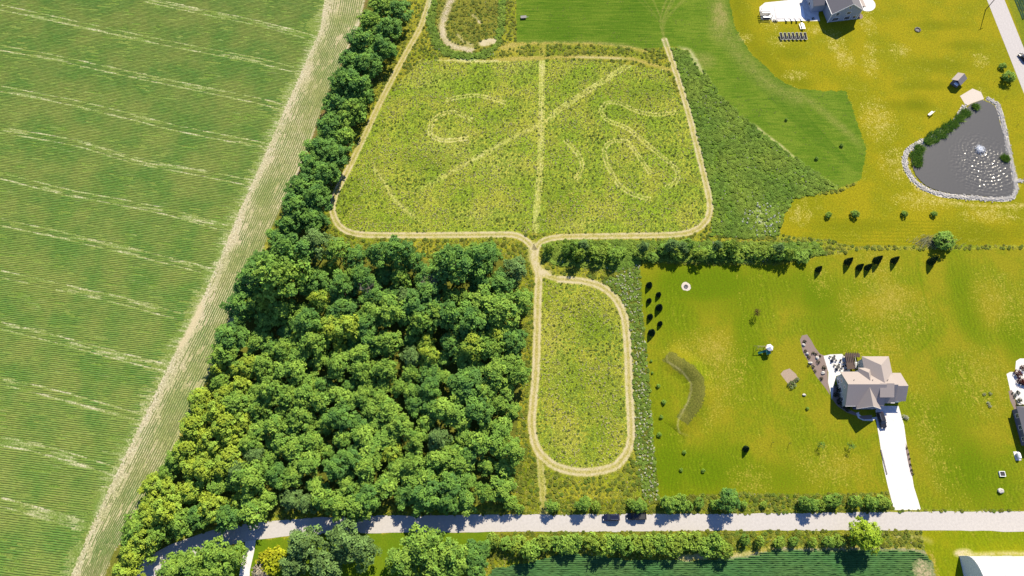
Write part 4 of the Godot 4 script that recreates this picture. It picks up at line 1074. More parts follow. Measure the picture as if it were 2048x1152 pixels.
# ==================================================================== crops and ground cover
func ridge_rows(called: String, label: String, group: String, lines: Array, half: float, high: float, fresh: Color, dry: Color, id: int, sparse: float, sd: int) -> void:
	var n1 := FastNoiseLite.new()
	n1.seed = sd
	n1.frequency = 0.05
	n1.fractal_octaves = 4
	var n2 := FastNoiseLite.new()
	n2.seed = sd + 1
	n2.frequency = 0.28
	var r := RandomNumberGenerator.new()
	r.seed = sd
	var v := PackedVector3Array()
	var nn := PackedVector3Array()
	var cc := PackedColorArray()
	var ix := PackedInt32Array()
	for line in lines:
		var a: Vector2 = line[0]
		var b: Vector2 = line[1]
		var d := (b - a).normalized()
		var s := Vector2(-d.y, d.x)
		var n := int(a.distance_to(b) / 0.8)
		var open := false
		for i in n + 1:
			var p := a.lerp(b, float(i) / n)
			var ok := id < 0 or reg_at(p.x, p.y) == id
			var bare := mask_at(pale, p.x, p.y) * 1.3 + mask_at(dirt, p.x, p.y) + maxf(0.0, n2.get_noise_2d(p.dot(d) * 0.3, p.dot(s) * 2.2) - 0.1) * sparse * 2.0 + maxf(0.0, n1.get_noise_2d(p.x + 300.0, p.y)) * sparse
			if not ok or bare + r.randf_range(-0.25, 0.25) > 0.62:
				open = false
				continue
			var w := half * r.randf_range(0.75, 1.2) * clampf(1.15 - bare, 0.4, 1.0)
			var h := high * r.randf_range(0.6, 1.25)
			p += s * r.randf_range(-0.06, 0.06)
			var t := clampf(n1.get_noise_2d(p.x, p.y) * 1.3 + 0.5 + n2.get_noise_2d(p.x, p.y) * 0.35, 0.0, 1.0)
			# patches of the field are fresher or drier; a plant has one colour from foot to top
			var c := fresh.lerp(dry, t) * r.randf_range(0.85, 1.15)
			var k := v.size()
			for q in [-1, 0, 1]:
				v.append(Vector3(p.x + s.x * w * q, h if q == 0 else 0.01, p.y + s.y * w * q))
				nn.append(Vector3(s.x * q * 0.8, 0.65, s.y * q * 0.8).normalized())
				cc.append(c)
			if open:
				ix.append_array([k - 3, k + 1, k - 2, k - 3, k, k + 1, k - 2, k + 2, k - 1, k - 2, k + 1, k + 2])
			open = true
	var arr := []
	arr.resize(Mesh.ARRAY_MAX)
	arr[Mesh.ARRAY_VERTEX] = v
	arr[Mesh.ARRAY_NORMAL] = nn
	arr[Mesh.ARRAY_COLOR] = cc
	arr[Mesh.ARRAY_INDEX] = ix
	var am := ArrayMesh.new()
	am.add_surface_from_arrays(Mesh.PRIMITIVE_TRIANGLES, arr)
	var o := MeshInstance3D.new()
	o.name = numbered(called)
	o.mesh = am
	o.material_override = M.tinted
	add_child(o)
	tag(o, label, "crop", group, "stuff")


func crops() -> void:
	var a: Vector2 = Vector2(-131.45, -76.24)
	var d: Vector2 = (Vector2(-98.92, -72.52) - a).normalized()
	var s := Vector2(-d.y, d.x)
	var lines := []
	for k in range(-235, 210):
		var o := a + s * (k * 0.62)
		lines.append([o - d * 150.0, o + d * 75.0])
	ridge_rows("soybean_rows", "rows of green soybeans filling the big field west of the trees", "", lines, 0.26, 0.15, Color(0.084, 0.162, 0.032), Color(0.155, 0.195, 0.046), 1, 0.7, 31)
	lines = []
	var east := resample(HEAD.slice(1, 17), 6.0)
	var west := resample(CROP.slice(1, 14), 6.0)
	for k in 19:
		for i in 34:
			var f0 := i / 34.0
			var f1 := (i + 1) / 34.0
			var e0: Vector2 = east[int(f0 * (east.size() - 1))]
			var e1: Vector2 = east[int(f1 * (east.size() - 1))]
			var w0: Vector2 = west[int(f0 * (west.size() - 1))]
			var w1: Vector2 = west[int(f1 * (west.size() - 1))]
			lines.append([w0.lerp(e0, (k + 0.5) / 19.0), w1.lerp(e1, (k + 0.5) / 19.0)])
	ridge_rows("headland_rows", "sparse pale crop rows along the field edge beside the trees", "", lines, 0.2, 0.2, Color(0.09, 0.15, 0.04), Color(0.14, 0.17, 0.055), 2, 0.7, 41)
	lines = []
	for k in 40:
		lines.append([Vector2(-12, -10.5 + k * 0.5), Vector2(130, -10.5 + k * 0.5)])
	ridge_rows("bean_rows", "dense dark green bean rows in the field south of the road", "", lines, 0.25, 0.35, Color(0.048, 0.125, 0.038), Color(0.062, 0.13, 0.04), 8, 0.1, 51)
	lines = []
	var q: Vector2 = Vector2(193.71, -202.11)
	var e: Vector2 = (Vector2(194.54, -181.47) - q).normalized()
	for k in 14:
		lines.append([q + Vector2(0.9, -0.2) * k, q + Vector2(0.9, -0.2) * k + e * (12.0 + k * 0.6)])
	ridge_rows("corn_rows", "dark green crop rows in the field corner across the side road", "", lines, 0.34, 0.6, Color(0.032, 0.075, 0.034), Color(0.042, 0.08, 0.036), -1, 0.0, 61)


func tuft(blades: int, radius: float, high: float, sd: int, leafy: bool) -> ArrayMesh:
	var r := RandomNumberGenerator.new()
	r.seed = sd
	var st := begin()
	for i in blades:
		var a := TAU * i / blades + r.randf_range(-0.4, 0.4)
		var o := Vector3(cos(a), 0, sin(a))
		var w := Vector3(-sin(a), 0, cos(a)) * radius * (0.42 if leafy else 0.26)
		var k := r.randf_range(0.7, 1.2)
		var top := o * radius * r.randf_range(0.75, 1.3) + Vector3.UP * high * k
		st.set_color(Color.WHITE * r.randf_range(0.8, 1.15))
		if leafy:
			var m := o * radius * 0.5 + Vector3.UP * high * k
			quad(st, o * 0.04 + Vector3.UP * high * k * 0.8, m - w, o * radius * 1.1 + Vector3.UP * high * k * 0.5, m + w)
		else:
			tri(st, o * radius * 0.1 - w, top, o * radius * 0.1 + w)
	st.generate_normals()
	return st.commit()


func scatter(called: String, label: String, category: String, mesh: Mesh, spots: Array) -> void:
	if spots.is_empty(): return
	var mm := MultiMesh.new()
	mm.transform_format = MultiMesh.TRANSFORM_3D
	mm.use_colors = true
	mm.mesh = mesh
	mm.instance_count = spots.size()
	for i in spots.size():
		var s: Array = spots[i]
		mm.set_instance_transform(i, Transform3D(Basis(Vector3.UP, s[3]).scaled(Vector3(s[2], s[2] * s[4], s[2])), Vector3(s[0], 0.005, s[1])))
		mm.set_instance_color(i, s[5])
	var o := MultiMeshInstance3D.new()
	o.name = numbered(called)
	o.multimesh = mm
	o.material_override = M.leaf
	add_child(o)
	tag(o, label, category, "", "stuff")


func ground_cover() -> void:
	var r := RandomNumberGenerator.new()
	r.seed = 77
	var nz := FastNoiseLite.new()
	nz.seed = 9
	nz.frequency = 0.06
	nz.fractal_octaves = 3
	var grass := []
	var weeds := []
	var flowers := []
	var rough := []
	var z := -199.0
	while z < 4.0:
		var x := -110.0
		while x < 175.0:
			var px := x + r.randf_range(-0.35, 0.35)
			var pz := z + r.randf_range(-0.35, 0.35)
			x += 0.55
			var id := reg_at(px, pz)
			if id == 1 or id == 2 or id == 4 or id == 5 or id == 8 or id == 10 or id == 11 or id == 12 or id == 20: continue
			var bare := mask_at(dirt, px, pz) * 1.4 + mask_at(pale, px, pz) * 1.1
			if bare + r.randf_range(-0.2, 0.2) > 0.5: continue
			var n := nz.get_noise_2d(px, pz)
			var turn := r.randf() * TAU
			var u := r.randf()
			if id == 3 or id == 13:
				var c := Color(0.32, 0.335, 0.05).lerp(Color(0.215, 0.295, 0.036), clampf(n * 2.6 + 0.5 + r.randf_range(-0.25, 0.25), 0, 1))
				if u < 0.05 + maxf(0.0, n) * 0.25: weeds.append([px, pz, r.randf_range(0.4, 0.9), turn, r.randf_range(0.7, 1.2), Color(0.10, 0.13, 0.02) * r.randf_range(0.7, 1.5)])
				elif u < 0.21 - n * 0.3: flowers.append([px, pz, r.randf_range(0.6, 1.1), turn, 0.9, Color(0.34, 0.32, 0.16) * r.randf_range(0.8, 1.3)])
				elif u < 0.80: grass.append([px, pz, r.randf_range(0.5, 1.15), turn, r.randf_range(0.7, 1.4), c * r.randf_range(0.6, 1.35)])
			elif id == 14:
				if u < 0.24: flowers.append([px, pz, r.randf_range(0.7, 1.3), turn, 1.2, Color(0.56, 0.56, 0.38) * r.randf_range(0.7, 1.25)])
				elif u < 0.7: weeds.append([px, pz, r.randf_range(0.7, 1.4), turn, 1.0, Color(0.13, 0.2, 0.028) * r.randf_range(0.7, 1.4)])
				else: grass.append([px, pz, r.randf_range(0.8, 1.3), turn, 1.0, Color(0.14, 0.15, 0.02)])
			elif id == 7:
				if u < 0.62: weeds.append([px, pz, r.randf_range(0.8, 1.7), turn, r.randf_range(0.7, 1.2), Color(0.125, 0.215, 0.028).lerp(Color(0.2, 0.275, 0.036), clampf(n + 0.4, 0, 1)) * r.randf_range(0.7, 1.3)])
				elif u < 0.66: flowers.append([px, pz, r.randf_range(0.6, 1.2), turn, 1.0, Color(0.4, 0.4, 0.27)])
				if Vector2(px, pz).distance_to(Vector2(83.31, -105.17)) < 6.5 and u > 0.82: flowers.append([px, pz, r.randf_range(0.8, 1.5), turn, 1.3, Color(0.68, 0.68, 0.56)])
			elif id == 6:
				if u < 0.05 and n > 0.0: rough.append([px, pz, r.randf_range(0.5, 0.9), turn, 0.6, Color(0.10, 0.14, 0.02)])
			else:
				var shore := 1.0 if id == 9 else 0.7
				if u < 0.35 * shore: weeds.append([px, pz, r.randf_range(0.6, 1.4), turn, r.randf_range(0.6, 1.1), Color(0.1, 0.155, 0.018).lerp(Color(0.18, 0.19, 0.022), r.randf()) * r.randf_range(0.7, 1.2)])
				elif u < 0.75 * shore: rough.append([px, pz, r.randf_range(0.7, 1.3), turn, r.randf_range(0.6, 1.1), Color(0.26, 0.25, 0.036).lerp(Color(0.18, 0.22, 0.028), r.randf()) * r.randf_range(0.8, 1.2)])
				elif u > 0.97: flowers.append([px, pz, r.randf_range(0.5, 0.9), turn, 0.9, Color(0.36, 0.34, 0.18)])
		z += 0.55
	print("cover ", grass.size(), " ", weeds.size(), " ", flowers.size(), " ", rough.size())
	scatter("meadow_grass", "tufts of dry yellow green meadow grass inside the mown tracks", "grass", tuft(10, 0.42, 0.2, 1, false), grass)
	scatter("weed_clumps", "clumps of leafy green weeds over the unmown ground", "weeds", tuft(9, 0.46, 0.26, 2, true), weeds)
	scatter("wildflowers", "pale seed heads and wildflowers scattered through the unmown ground", "flowers", tuft(7, 0.26, 0.3, 3, true), flowers)
	scatter("rough_grass", "rough uncut grass on verges and banks", "grass", tuft(9, 0.42, 0.18, 4, false), rough)


# ==================================================================== buildings
func part(parent: Node, called: String, m: Material, build: Callable) -> MeshInstance3D:
	var st := begin()
	build.call(st)
	return commit(st, called, m, parent)


func roof(parent: Node, m: Material, pts: Array, thick := 0.18) -> void:
	part(parent, "roof", m, func(st): slab(st, pts, thick))


func wall_box(parent: Node, m: Material, x0: float, x1: float, z0: float, z1: float, y0: float, y1: float) -> MeshInstance3D:
	return part(parent, "wall", m, func(st): box(st, Vector3((x0 + x1) / 2, (y0 + y1) / 2, (z0 + z1) / 2), Vector3(x1 - x0, y1 - y0, z1 - z0)))


# a window on a wall: frame with a pane; out = the way the wall faces
func window(parent: Node, c: Vector3, w: float, h: float, out: Vector3) -> void:
	var u := Vector3.UP.cross(out).normalized()
	var b := Basis(u, Vector3.UP, out)
	var f := part(parent, "window", M.trim, func(st):
		for s in [-1, 1]:
			box(st, c + u * s * (w / 2) + out * 0.03, Vector3(0.12, h + 0.12, 0.08), b)
			box(st, c + Vector3.UP * s * (h / 2) + out * 0.03, Vector3(w - 0.12, 0.12, 0.08), b)
		box(st, c + out * 0.025, Vector3(w - 0.12, 0.05, 0.05), b))
	part(f, "pane", M.glass, func(st): box(st, c + out * 0.012, Vector3(w - 0.12, h - 0.12, 0.02), b))


func gable(parent: Node, m: Material, a: Vector3, b: Vector3, peak: Vector3, low: float) -> void:
	part(parent, "wall", m, func(st):
		var n := (b - a).cross(peak - a).normalized() * 0.1
		for s in [0.0, 1.0]:
			tri(st, a - n * s, b - n * s, peak - n * s)
			quad(st, Vector3(a.x, low, a.z) - n * s, a - n * s, b - n * s, Vector3(b.x, low, b.z) - n * s))


func main_house() -> void:
	var o := Vector3(107.0, 0, -47.0)
	var h := thing("house", "grey shingled house with hipped front bay and garage at the top of the white drive", "house", o)
	var L := func(x: float, y: float, z: float) -> Vector3: return Vector3(x, y, z) - o
	var W := func(x0: float, x1: float, z0: float, z1: float, y0: float, y1: float, m: Material) -> void: wall_box(h, m, x0 - o.x, x1 - o.x, z0 - o.z, z1 - o.z, y0, y1)
	# main block
	W.call(99.0, 108.0, -51.2, -42.0, 0.0, 3.7, M.siding)
	gable(h, M.siding, L.call(98.995, 4.2, -51.2), L.call(98.995, 3.7, -42.0), L.call(98.995, 7.15, -47.1), 3.5)
	roof(h, M.shingle, [L.call(98.6, 4.1, -51.75), L.call(110.0, 4.1, -51.75), L.call(110.0, 7.4, -47.1), L.call(98.6, 7.4, -47.1)])
	roof(h, M.shingle, [L.call(98.6, 7.4, -47.1), L.call(110.0, 7.4, -47.1), L.call(110.0, 3.5, -41.5), L.call(98.6, 3.5, -41.5)])
	# garage block and its lower end
	W.call(108.0, 113.3, -51.0, -43.1, 0.0, 3.4, M.siding)
	W.call(113.3, 116.5, -51.0, -43.3, 0.0, 3.2, M.siding)
	roof(h, M.shingle, [L.call(109.0, 4.1, -51.6), L.call(113.5, 4.1, -51.6), L.call(113.5, 7.15, -47.05), L.call(109.0, 7.15, -47.05)])
	roof(h, M.shingle, [L.call(109.2, 7.15, -47.05), L.call(113.5, 7.15, -47.05), L.call(113.5, 3.1, -42.4), L.call(109.2, 3.1, -42.4)])
	roof(h, M.shingle, [L.call(113.2, 3.6, -51.5), L.call(116.9, 3.6, -51.5), L.call(116.9, 6.2, -46.9), L.call(113.2, 6.2, -46.9)])
	roof(h, M.shingle, [L.call(113.2, 6.2, -46.9), L.call(116.9, 6.2, -46.9), L.call(116.9, 3.1, -43.0), L.call(113.2, 3.1, -43.0)])
	gable(h, M.siding, L.call(113.49, 3.9, -51.0), L.call(113.49, 3.4, -43.1), L.call(113.49, 6.95, -47.05), 3.3)
	gable(h, M.siding, L.call(116.49, 3.3, -51.0), L.call(116.49, 3.1, -43.3), L.call(116.49, 5.9, -46.9), 3.0)
	part(h, "garage_door", M.trim, func(st): box(st, L.call(110.9, 1.25, -43.08), Vector3(4.6, 2.4, 0.08)))
	part(h, "garage_door", M.trim, func(st): box(st, L.call(114.9, 1.2, -43.27), Vector3(2.6, 2.3, 0.08)))
	# dormer over the garage
	W.call(108.35, 112.0, -46.6, -44.0, 3.8, 5.5, M.siding_dark)
	roof(h, M.shingle, [L.call(108.1, 7.3, -47.4), L.call(112.3, 7.3, -47.4), L.call(112.3, 5.65, -43.6), L.call(108.1, 5.65, -43.6)])
	window(h, L.call(109.4, 4.8, -43.99), 1.0, 0.9, Vector3(0, 0, 1))
	window(h, L.call(111.0, 4.8, -43.99), 1.0, 0.9, Vector3(0, 0, 1))
	# gabled front bay; the shade on its front is put into darker siding
	W.call(102.3, 108.6, -44.5, -41.2, 0.0, 3.6, M.siding_dark)
	gable(h, M.siding_dark, L.call(102.3, 3.55, -41.195), L.call(108.6, 3.35, -41.195), L.call(105.0, 6.55, -41.195), 3.3)
	var A: Vector3 = L.call(101.8, 3.3, -40.7)
	var B: Vector3 = L.call(109.1, 3.1, -40.7)
	roof(h, M.shingle, [A, L.call(105.0, 6.9, -40.7), L.call(105.0, 6.9, -47.0), L.call(101.8, 3.3, -47.0)])
	roof(h, M.shingle, [B, L.call(105.0, 6.9, -40.7), L.call(105.0, 6.9, -47.0), L.call(109.1, 3.1, -47.0)])
	for e in [A, B]:
		part(h, "fascia", M.trim, func(st):
			var q: Vector3 = L.call(105.0, 6.86, -40.66)
			var f: Vector3 = e + Vector3(0, -0.04, 0.04)
			var d := (q - f).normalized()
			box(st, (f + q) / 2, Vector3(f.distance_to(q), 0.22, 0.06), Basis(d, Vector3(0, 0, 1).cross(d).normalized(), Vector3(0, 0, 1))))
	part(h, "gutter", M.trim, func(st): box(st, L.call(100.1, 3.4, -41.47), Vector3(3.1, 0.14, 0.12)))
	part(h, "gutter", M.trim, func(st): box(st, L.call(112.9, 3.2, -42.45), Vector3(1.2, 0.14, 0.12)))
	for x in [103.4, 105.0, 106.6, 107.8]: window(h, L.call(x, 1.9, -41.19), 0.9, 1.5, Vector3(0, 0, 1))
	# back wing
	W.call(106.4, 113.6, -56.0, -51.3, 0.0, 4.1, M.siding)
	var r0: Vector3 = L.call(109.6, 7.1, -53.0)
	var r1: Vector3 = L.call(109.6, 7.1, -47.4)
	roof(h, M.shingle, [L.call(105.9, 4.1, -56.5), L.call(114.1, 4.1, -56.5), r0])
	roof(h, M.shingle, [L.call(105.9, 4.1, -56.5), r0, r1, L.call(105.9, 4.1, -51.2)])
	roof(h, M.shingle, [L.call(114.1, 4.1, -56.5), r0, r1, L.call(114.1, 4.1, -50.9)])
	# small back gable
	W.call(104.5, 107.2, -52.6, -51.2, 0.0, 4.1, M.siding)
	var s0: Vector3 = L.call(105.8, 6.5, -50.8)
	var s1: Vector3 = L.call(105.8, 6.5, -48.0)
	roof(h, M.shingle, [L.call(104.0, 4.3, -52.9), s0, s1, L.call(104.0, 4.3, -50.6)], 0.14)
	roof(h, M.shingle, [L.call(107.8, 4.3, -52.9), s0, s1, L.call(107.8, 4.3, -50.6)], 0.14)
	roof(h, M.shingle, [L.call(104.0, 4.3, -52.9), L.call(107.8, 4.3, -52.9), s0], 0.14)
	# west wall openings, vents
	for q in [[-49.2, 3.2, 1.0, 1.3], [-49.4, 1.2, 1.2, 1.4], [-47.1, 4.4, 0.9, 1.1], [-46.8, 1.3, 1.6, 1.6], [-44.0, 1.3, 1.2, 1.5]]:
		window(h, L.call(98.99, q[1], q[0]), q[2], q[3], Vector3(-1, 0, 0))
	for x in [101.0, 106.5, 111.0]:
		part(h, "vent", M.black, func(st): tube(st, L.call(x, 6.1, -48.6), L.call(x, 6.8, -48.6), 0.09, 0.09, 6))
	part(h, "porch_step", M.concrete, func(st): box(st, L.call(109.6, 0.15, -40.55), Vector3(1.2, 0.3, 0.7)))
	part(h, "door", M.red, func(st): box(st, L.call(109.5, 1.35, -42.9), Vector3(0.9, 2.1, 0.08)))
	# ---- around the house
	sheet("driveway", DRIVE, 0.024, M.concrete, false)
	sheet("patio", [Vector2(96.29, -57.77), Vector2(98.38, -58.25), Vector2(102.12, -58.41), Vector2(102.63, -57.77), Vector2(104.14, -55.85), Vector2(103.53, -52.54), Vector2(101.31, -52.07), Vector2(99.06, -51.44), Vector2(97.96, -48.64), Vector2(96.56, -44.03), Vector2(96.48, -47.1), Vector2(96.27, -49.42), Vector2(96.95, -52.54)], 0.016, M.concrete, false)
	sheet("garden_walk", [Vector2(103.08, -40.1), Vector2(103.4, -38.6), Vector2(104.75, -37.86), Vector2(107.41, -37.71), Vector2(108.72, -38.31), Vector2(108.83, -38.9), Vector2(106.68, -38.6), Vector2(104.95, -38.9), Vector2(103.92, -39.8), Vector2(104.03, -40.4)], 0.018, M.concrete, false)
	sheet("mulch_bed", [Vector2(89.83, -62.93), Vector2(90.68, -64.39), Vector2(92.29, -64.72), Vector2(93.26, -62.93), Vector2(94.11, -60.5), Vector2(95.32, -58.41), Vector2(96.47, -57.93), Vector2(96.91, -54.11), Vector2(96.27, -49.42), Vector2(96.22, -45.56), Vector2(95.09, -47.87), Vector2(92.94, -51.44), Vector2(91.48, -55.69), Vector2(90.13, -58.89)], 0.012, M.mulch, false)
	sheet("mulch_bed", [Vector2(97.09, -47.1), Vector2(98.62, -48.95), Vector2(99.55, -45.56), Vector2(100.08, -41.76), Vector2(102.14, -40.7), Vector2(103.08, -40.1), Vector2(103.21, -39.2), Vector2(100.41, -40.25), Vector2(97.9, -42.21), Vector2(96.86, -44.03)], 0.012, M.mulch, false)
	sheet("mulch_bed", [Vector2(103.81, -39.2), Vector2(107.75, -39.5), Vector2(107.52, -38.31), Vector2(105.1, -38.16), Vector2(103.99, -38.6)], 0.022, M.mulch, false)
	sheet("mulch_bed", [Vector2(116.06, -31.38), Vector2(116.26, -30.22), Vector2(116.48, -28.48), Vector2(116.3, -24.91), Vector2(116.27, -22.08), Vector2(115.69, -22.08), Vector2(115.57, -24.91), Vector2(115.6, -28.48)], 0.028, M.mulch, false)
	var r := RandomNumberGenerator.new()
	r.seed = 3
	# boulders and shrubs in the beds
	for q in [[90.66, -61.3], [91.29, -58.41], [94.18, -57.13], [91.76, -55.54], [95.24, -52.38]]:
		var st := begin()
		blob(st, Vector3.ZERO, Vector3(r.randf_range(0.35, 0.75), 0.36, r.randf_range(0.4, 0.6)), r, 0.2, 8, 5)
		var b := commit(st, "boulder", M.rock, self)
		b.position = Vector3(q[0], 0.22, q[1])
		tag(b, "pale boulder lying on the long mulch bed beside the patio", "boulder", "boulders on the mulch bed")
	for q in [[91.01, -62.2], [90.89, -59.31], [91.66, -57.38], [93.11, -58.67], [93.99, -58.35], [95.12, -57.71], [91.04, -54.66], [92.75, -52.93], [94.33, -50.57], [95.74, -54.06], [92.42, -54.37], [94.2, -55.81]]:
		small_shrub(Vector3(q[0], 0, q[1]), r.randf_range(0.3, 0.6), "small dark plant on the long mulch bed beside the patio", "plants on the mulch bed", r)
	for q in [[98.76, -48.02], [98.95, -46.48], [99.29, -44.95], [98.57, -43.43], [99.4, -42.21], [97.73, -45.56], [100.6, -41.31]]:
		small_shrub(Vector3(q[0], 0, q[1]), r.randf_range(0.6, 1.0), "dark foundation shrub against the west wall of the grey house", "foundation shrubs at the west wall", r)
	for q in [[116.02, -29.78], [116.09, -28.05], [116.23, -26.62], [116.15, -24.91], [116.11, -23.35], [116.19, -22.36]]:
		small_shrub(Vector3(q[0], 0, q[1]), r.randf_range(0.25, 0.4), "small dark plant in the narrow bed along the white drive", "plants in the drive bed", r)
	# deck with stair and rails
	var dk := thing("deck", "dark brown wooden deck with pale rails at the back of the grey house", "deck", Vector3(103.6, 0, -55.6))
	part(dk, "platform", M.deck_wood, func(st): box(st, Vector3(0.0, 1.15, 0), Vector3(2.6, 0.14, 4.6)))
	part(dk, "platform", M.deck_wood, func(st): box(st, Vector3(1.2, 1.10, -2.1), Vector3(4.4, 0.14, 1.2)))
	for x in [-1.2, 1.2]:
		for z in [-2.2, 2.2]: part(dk, "post", M.deck_wood, func(st): box(st, Vector3(x, 0.55, z), Vector3(0.14, 1.1, 0.14)))
	for k in 7: part(dk, "rafter", M.deck_wood, func(st): box(st, Vector3(-1.2 + k * 0.55, 2.5, -1.9), Vector3(0.1, 0.2, 1.8)))
	for k in 6: part(dk, "step", M.trim, func(st): box(st, Vector3(1.75 + 0.0, 1.0 - k * 0.17, 0.2 + k * 0.3), Vector3(0.9, 0.05, 0.28)))
	for s in [1.3, 2.2]: part(dk, "rail", M.trim, func(st): tube(st, Vector3(s, 2.0, 0.0), Vector3(s, 1.0, 2.0), 0.05, 0.05, 5))
	part(dk, "rail", M.trim, func(st): box(st, Vector3(1.28, 2.1, -0.8), Vector3(0.08, 0.08, 2.2)))
	# patio furniture
	for q in [[98.91, -56.81], [99.83, -54.11]]:
		var t := thing("patio_table", "round table with dark rim on the white patio", "table", Vector3(q[0], 0.016, q[1]), 0, "round tables on the patio")
		part(t, "table_top", M.black, func(st): tube(st, Vector3(0, 0.7, 0), Vector3(0, 0.75, 0), 0.6, 0.6, 14))
		part(t, "table_base", M.black, func(st): tube(st, Vector3(0, 0, 0), Vector3(0, 0.7, 0), 0.25, 0.06, 8))
		for k in 4:
			var a := k * TAU / 4 + 0.6
			chair(Vector3(q[0] + cos(a) * 1.05, 0.016, q[1] + sin(a) * 1.05), -a - PI / 2, "dark chair drawn up to a round table on the patio", "chairs round the patio tables", M.black)
	for q in [[101.92, -55.54, 0.4], [102.37, -54.59, 1], [101.99, -53.32, 1.6], [101.39, -54.27, 2.2], [101.11, -56.17, 2.9]]:
		chair(Vector3(q[0], 0.016, q[1]), q[2], "dark reclining chair loose on the patio near the deck", "loose chairs near the deck", M.black)
	# low edging along the drive
	for k in 9:
		var p: Vector2 = Vector2(108.35, -28.92).lerp(Vector2(108.7, -22.64), k / 8.0)
		var e := part(self, "edging_stone", M.rock_grey, func(st): box(st, Vector3(0, 0.12, 0), Vector3(0.3, 0.24, 0.72)))
		e.position = Vector3(p.x, 0, p.y)
		tag(e, "dark edging stone in the line along the west side of the drive", "stone", "edging stones along the drive")
	for q in [[117.21, -38.9], [117.74, -38.6]]:
		small_shrub(Vector3(q[0], 0, q[1]), 0.6, "pale flowering shrub beside the drive near the garage", "pale shrubs beside the drive", r, true)


func chair(at: Vector3, turn: float, label: String, group: String, m: Material) -> void:
	var t := thing("chair", label, "chair", at, turn, group)
	part(t, "seat", m, func(st): box(st, Vector3(0, 0.42, 0), Vector3(0.5, 0.06, 0.5)))
	part(t, "backrest", m, func(st): box(st, Vector3(0, 0.72, 0.24), Vector3(0.5, 0.5, 0.06)))
	for x in [-0.21, 0.21]:
		for z in [-0.21, 0.21]: part(t, "leg", m, func(st): box(st, Vector3(x, 0.2, z), Vector3(0.05, 0.4, 0.05)))


func small_shrub(at: Vector3, s: float, label: String, group: String, r: RandomNumberGenerator, light := false) -> void:
	var t := thing("garden_shrub", label, "shrub", at, 0, group)
	part(t, "stem", M.bark, func(st): tube(st, Vector3.ZERO, Vector3(0, s * 0.6, 0), 0.04, 0.02, 4))
	var st := begin()
	var c1 := Color(0.2, 0.22, 0.12) if light else Color(0.016, 0.028, 0.014)
	var c2 := Color(0.42, 0.42, 0.34) if light else Color(0.035, 0.05, 0.02)
	foliage(st, [[Vector3(0, s * 0.6, 0), Vector3(s, s * 0.65, s)]], 14.0, 3, 0.1, c1, c2, r, 0.1)
	commit(st, "foliage", M.leaf, t)


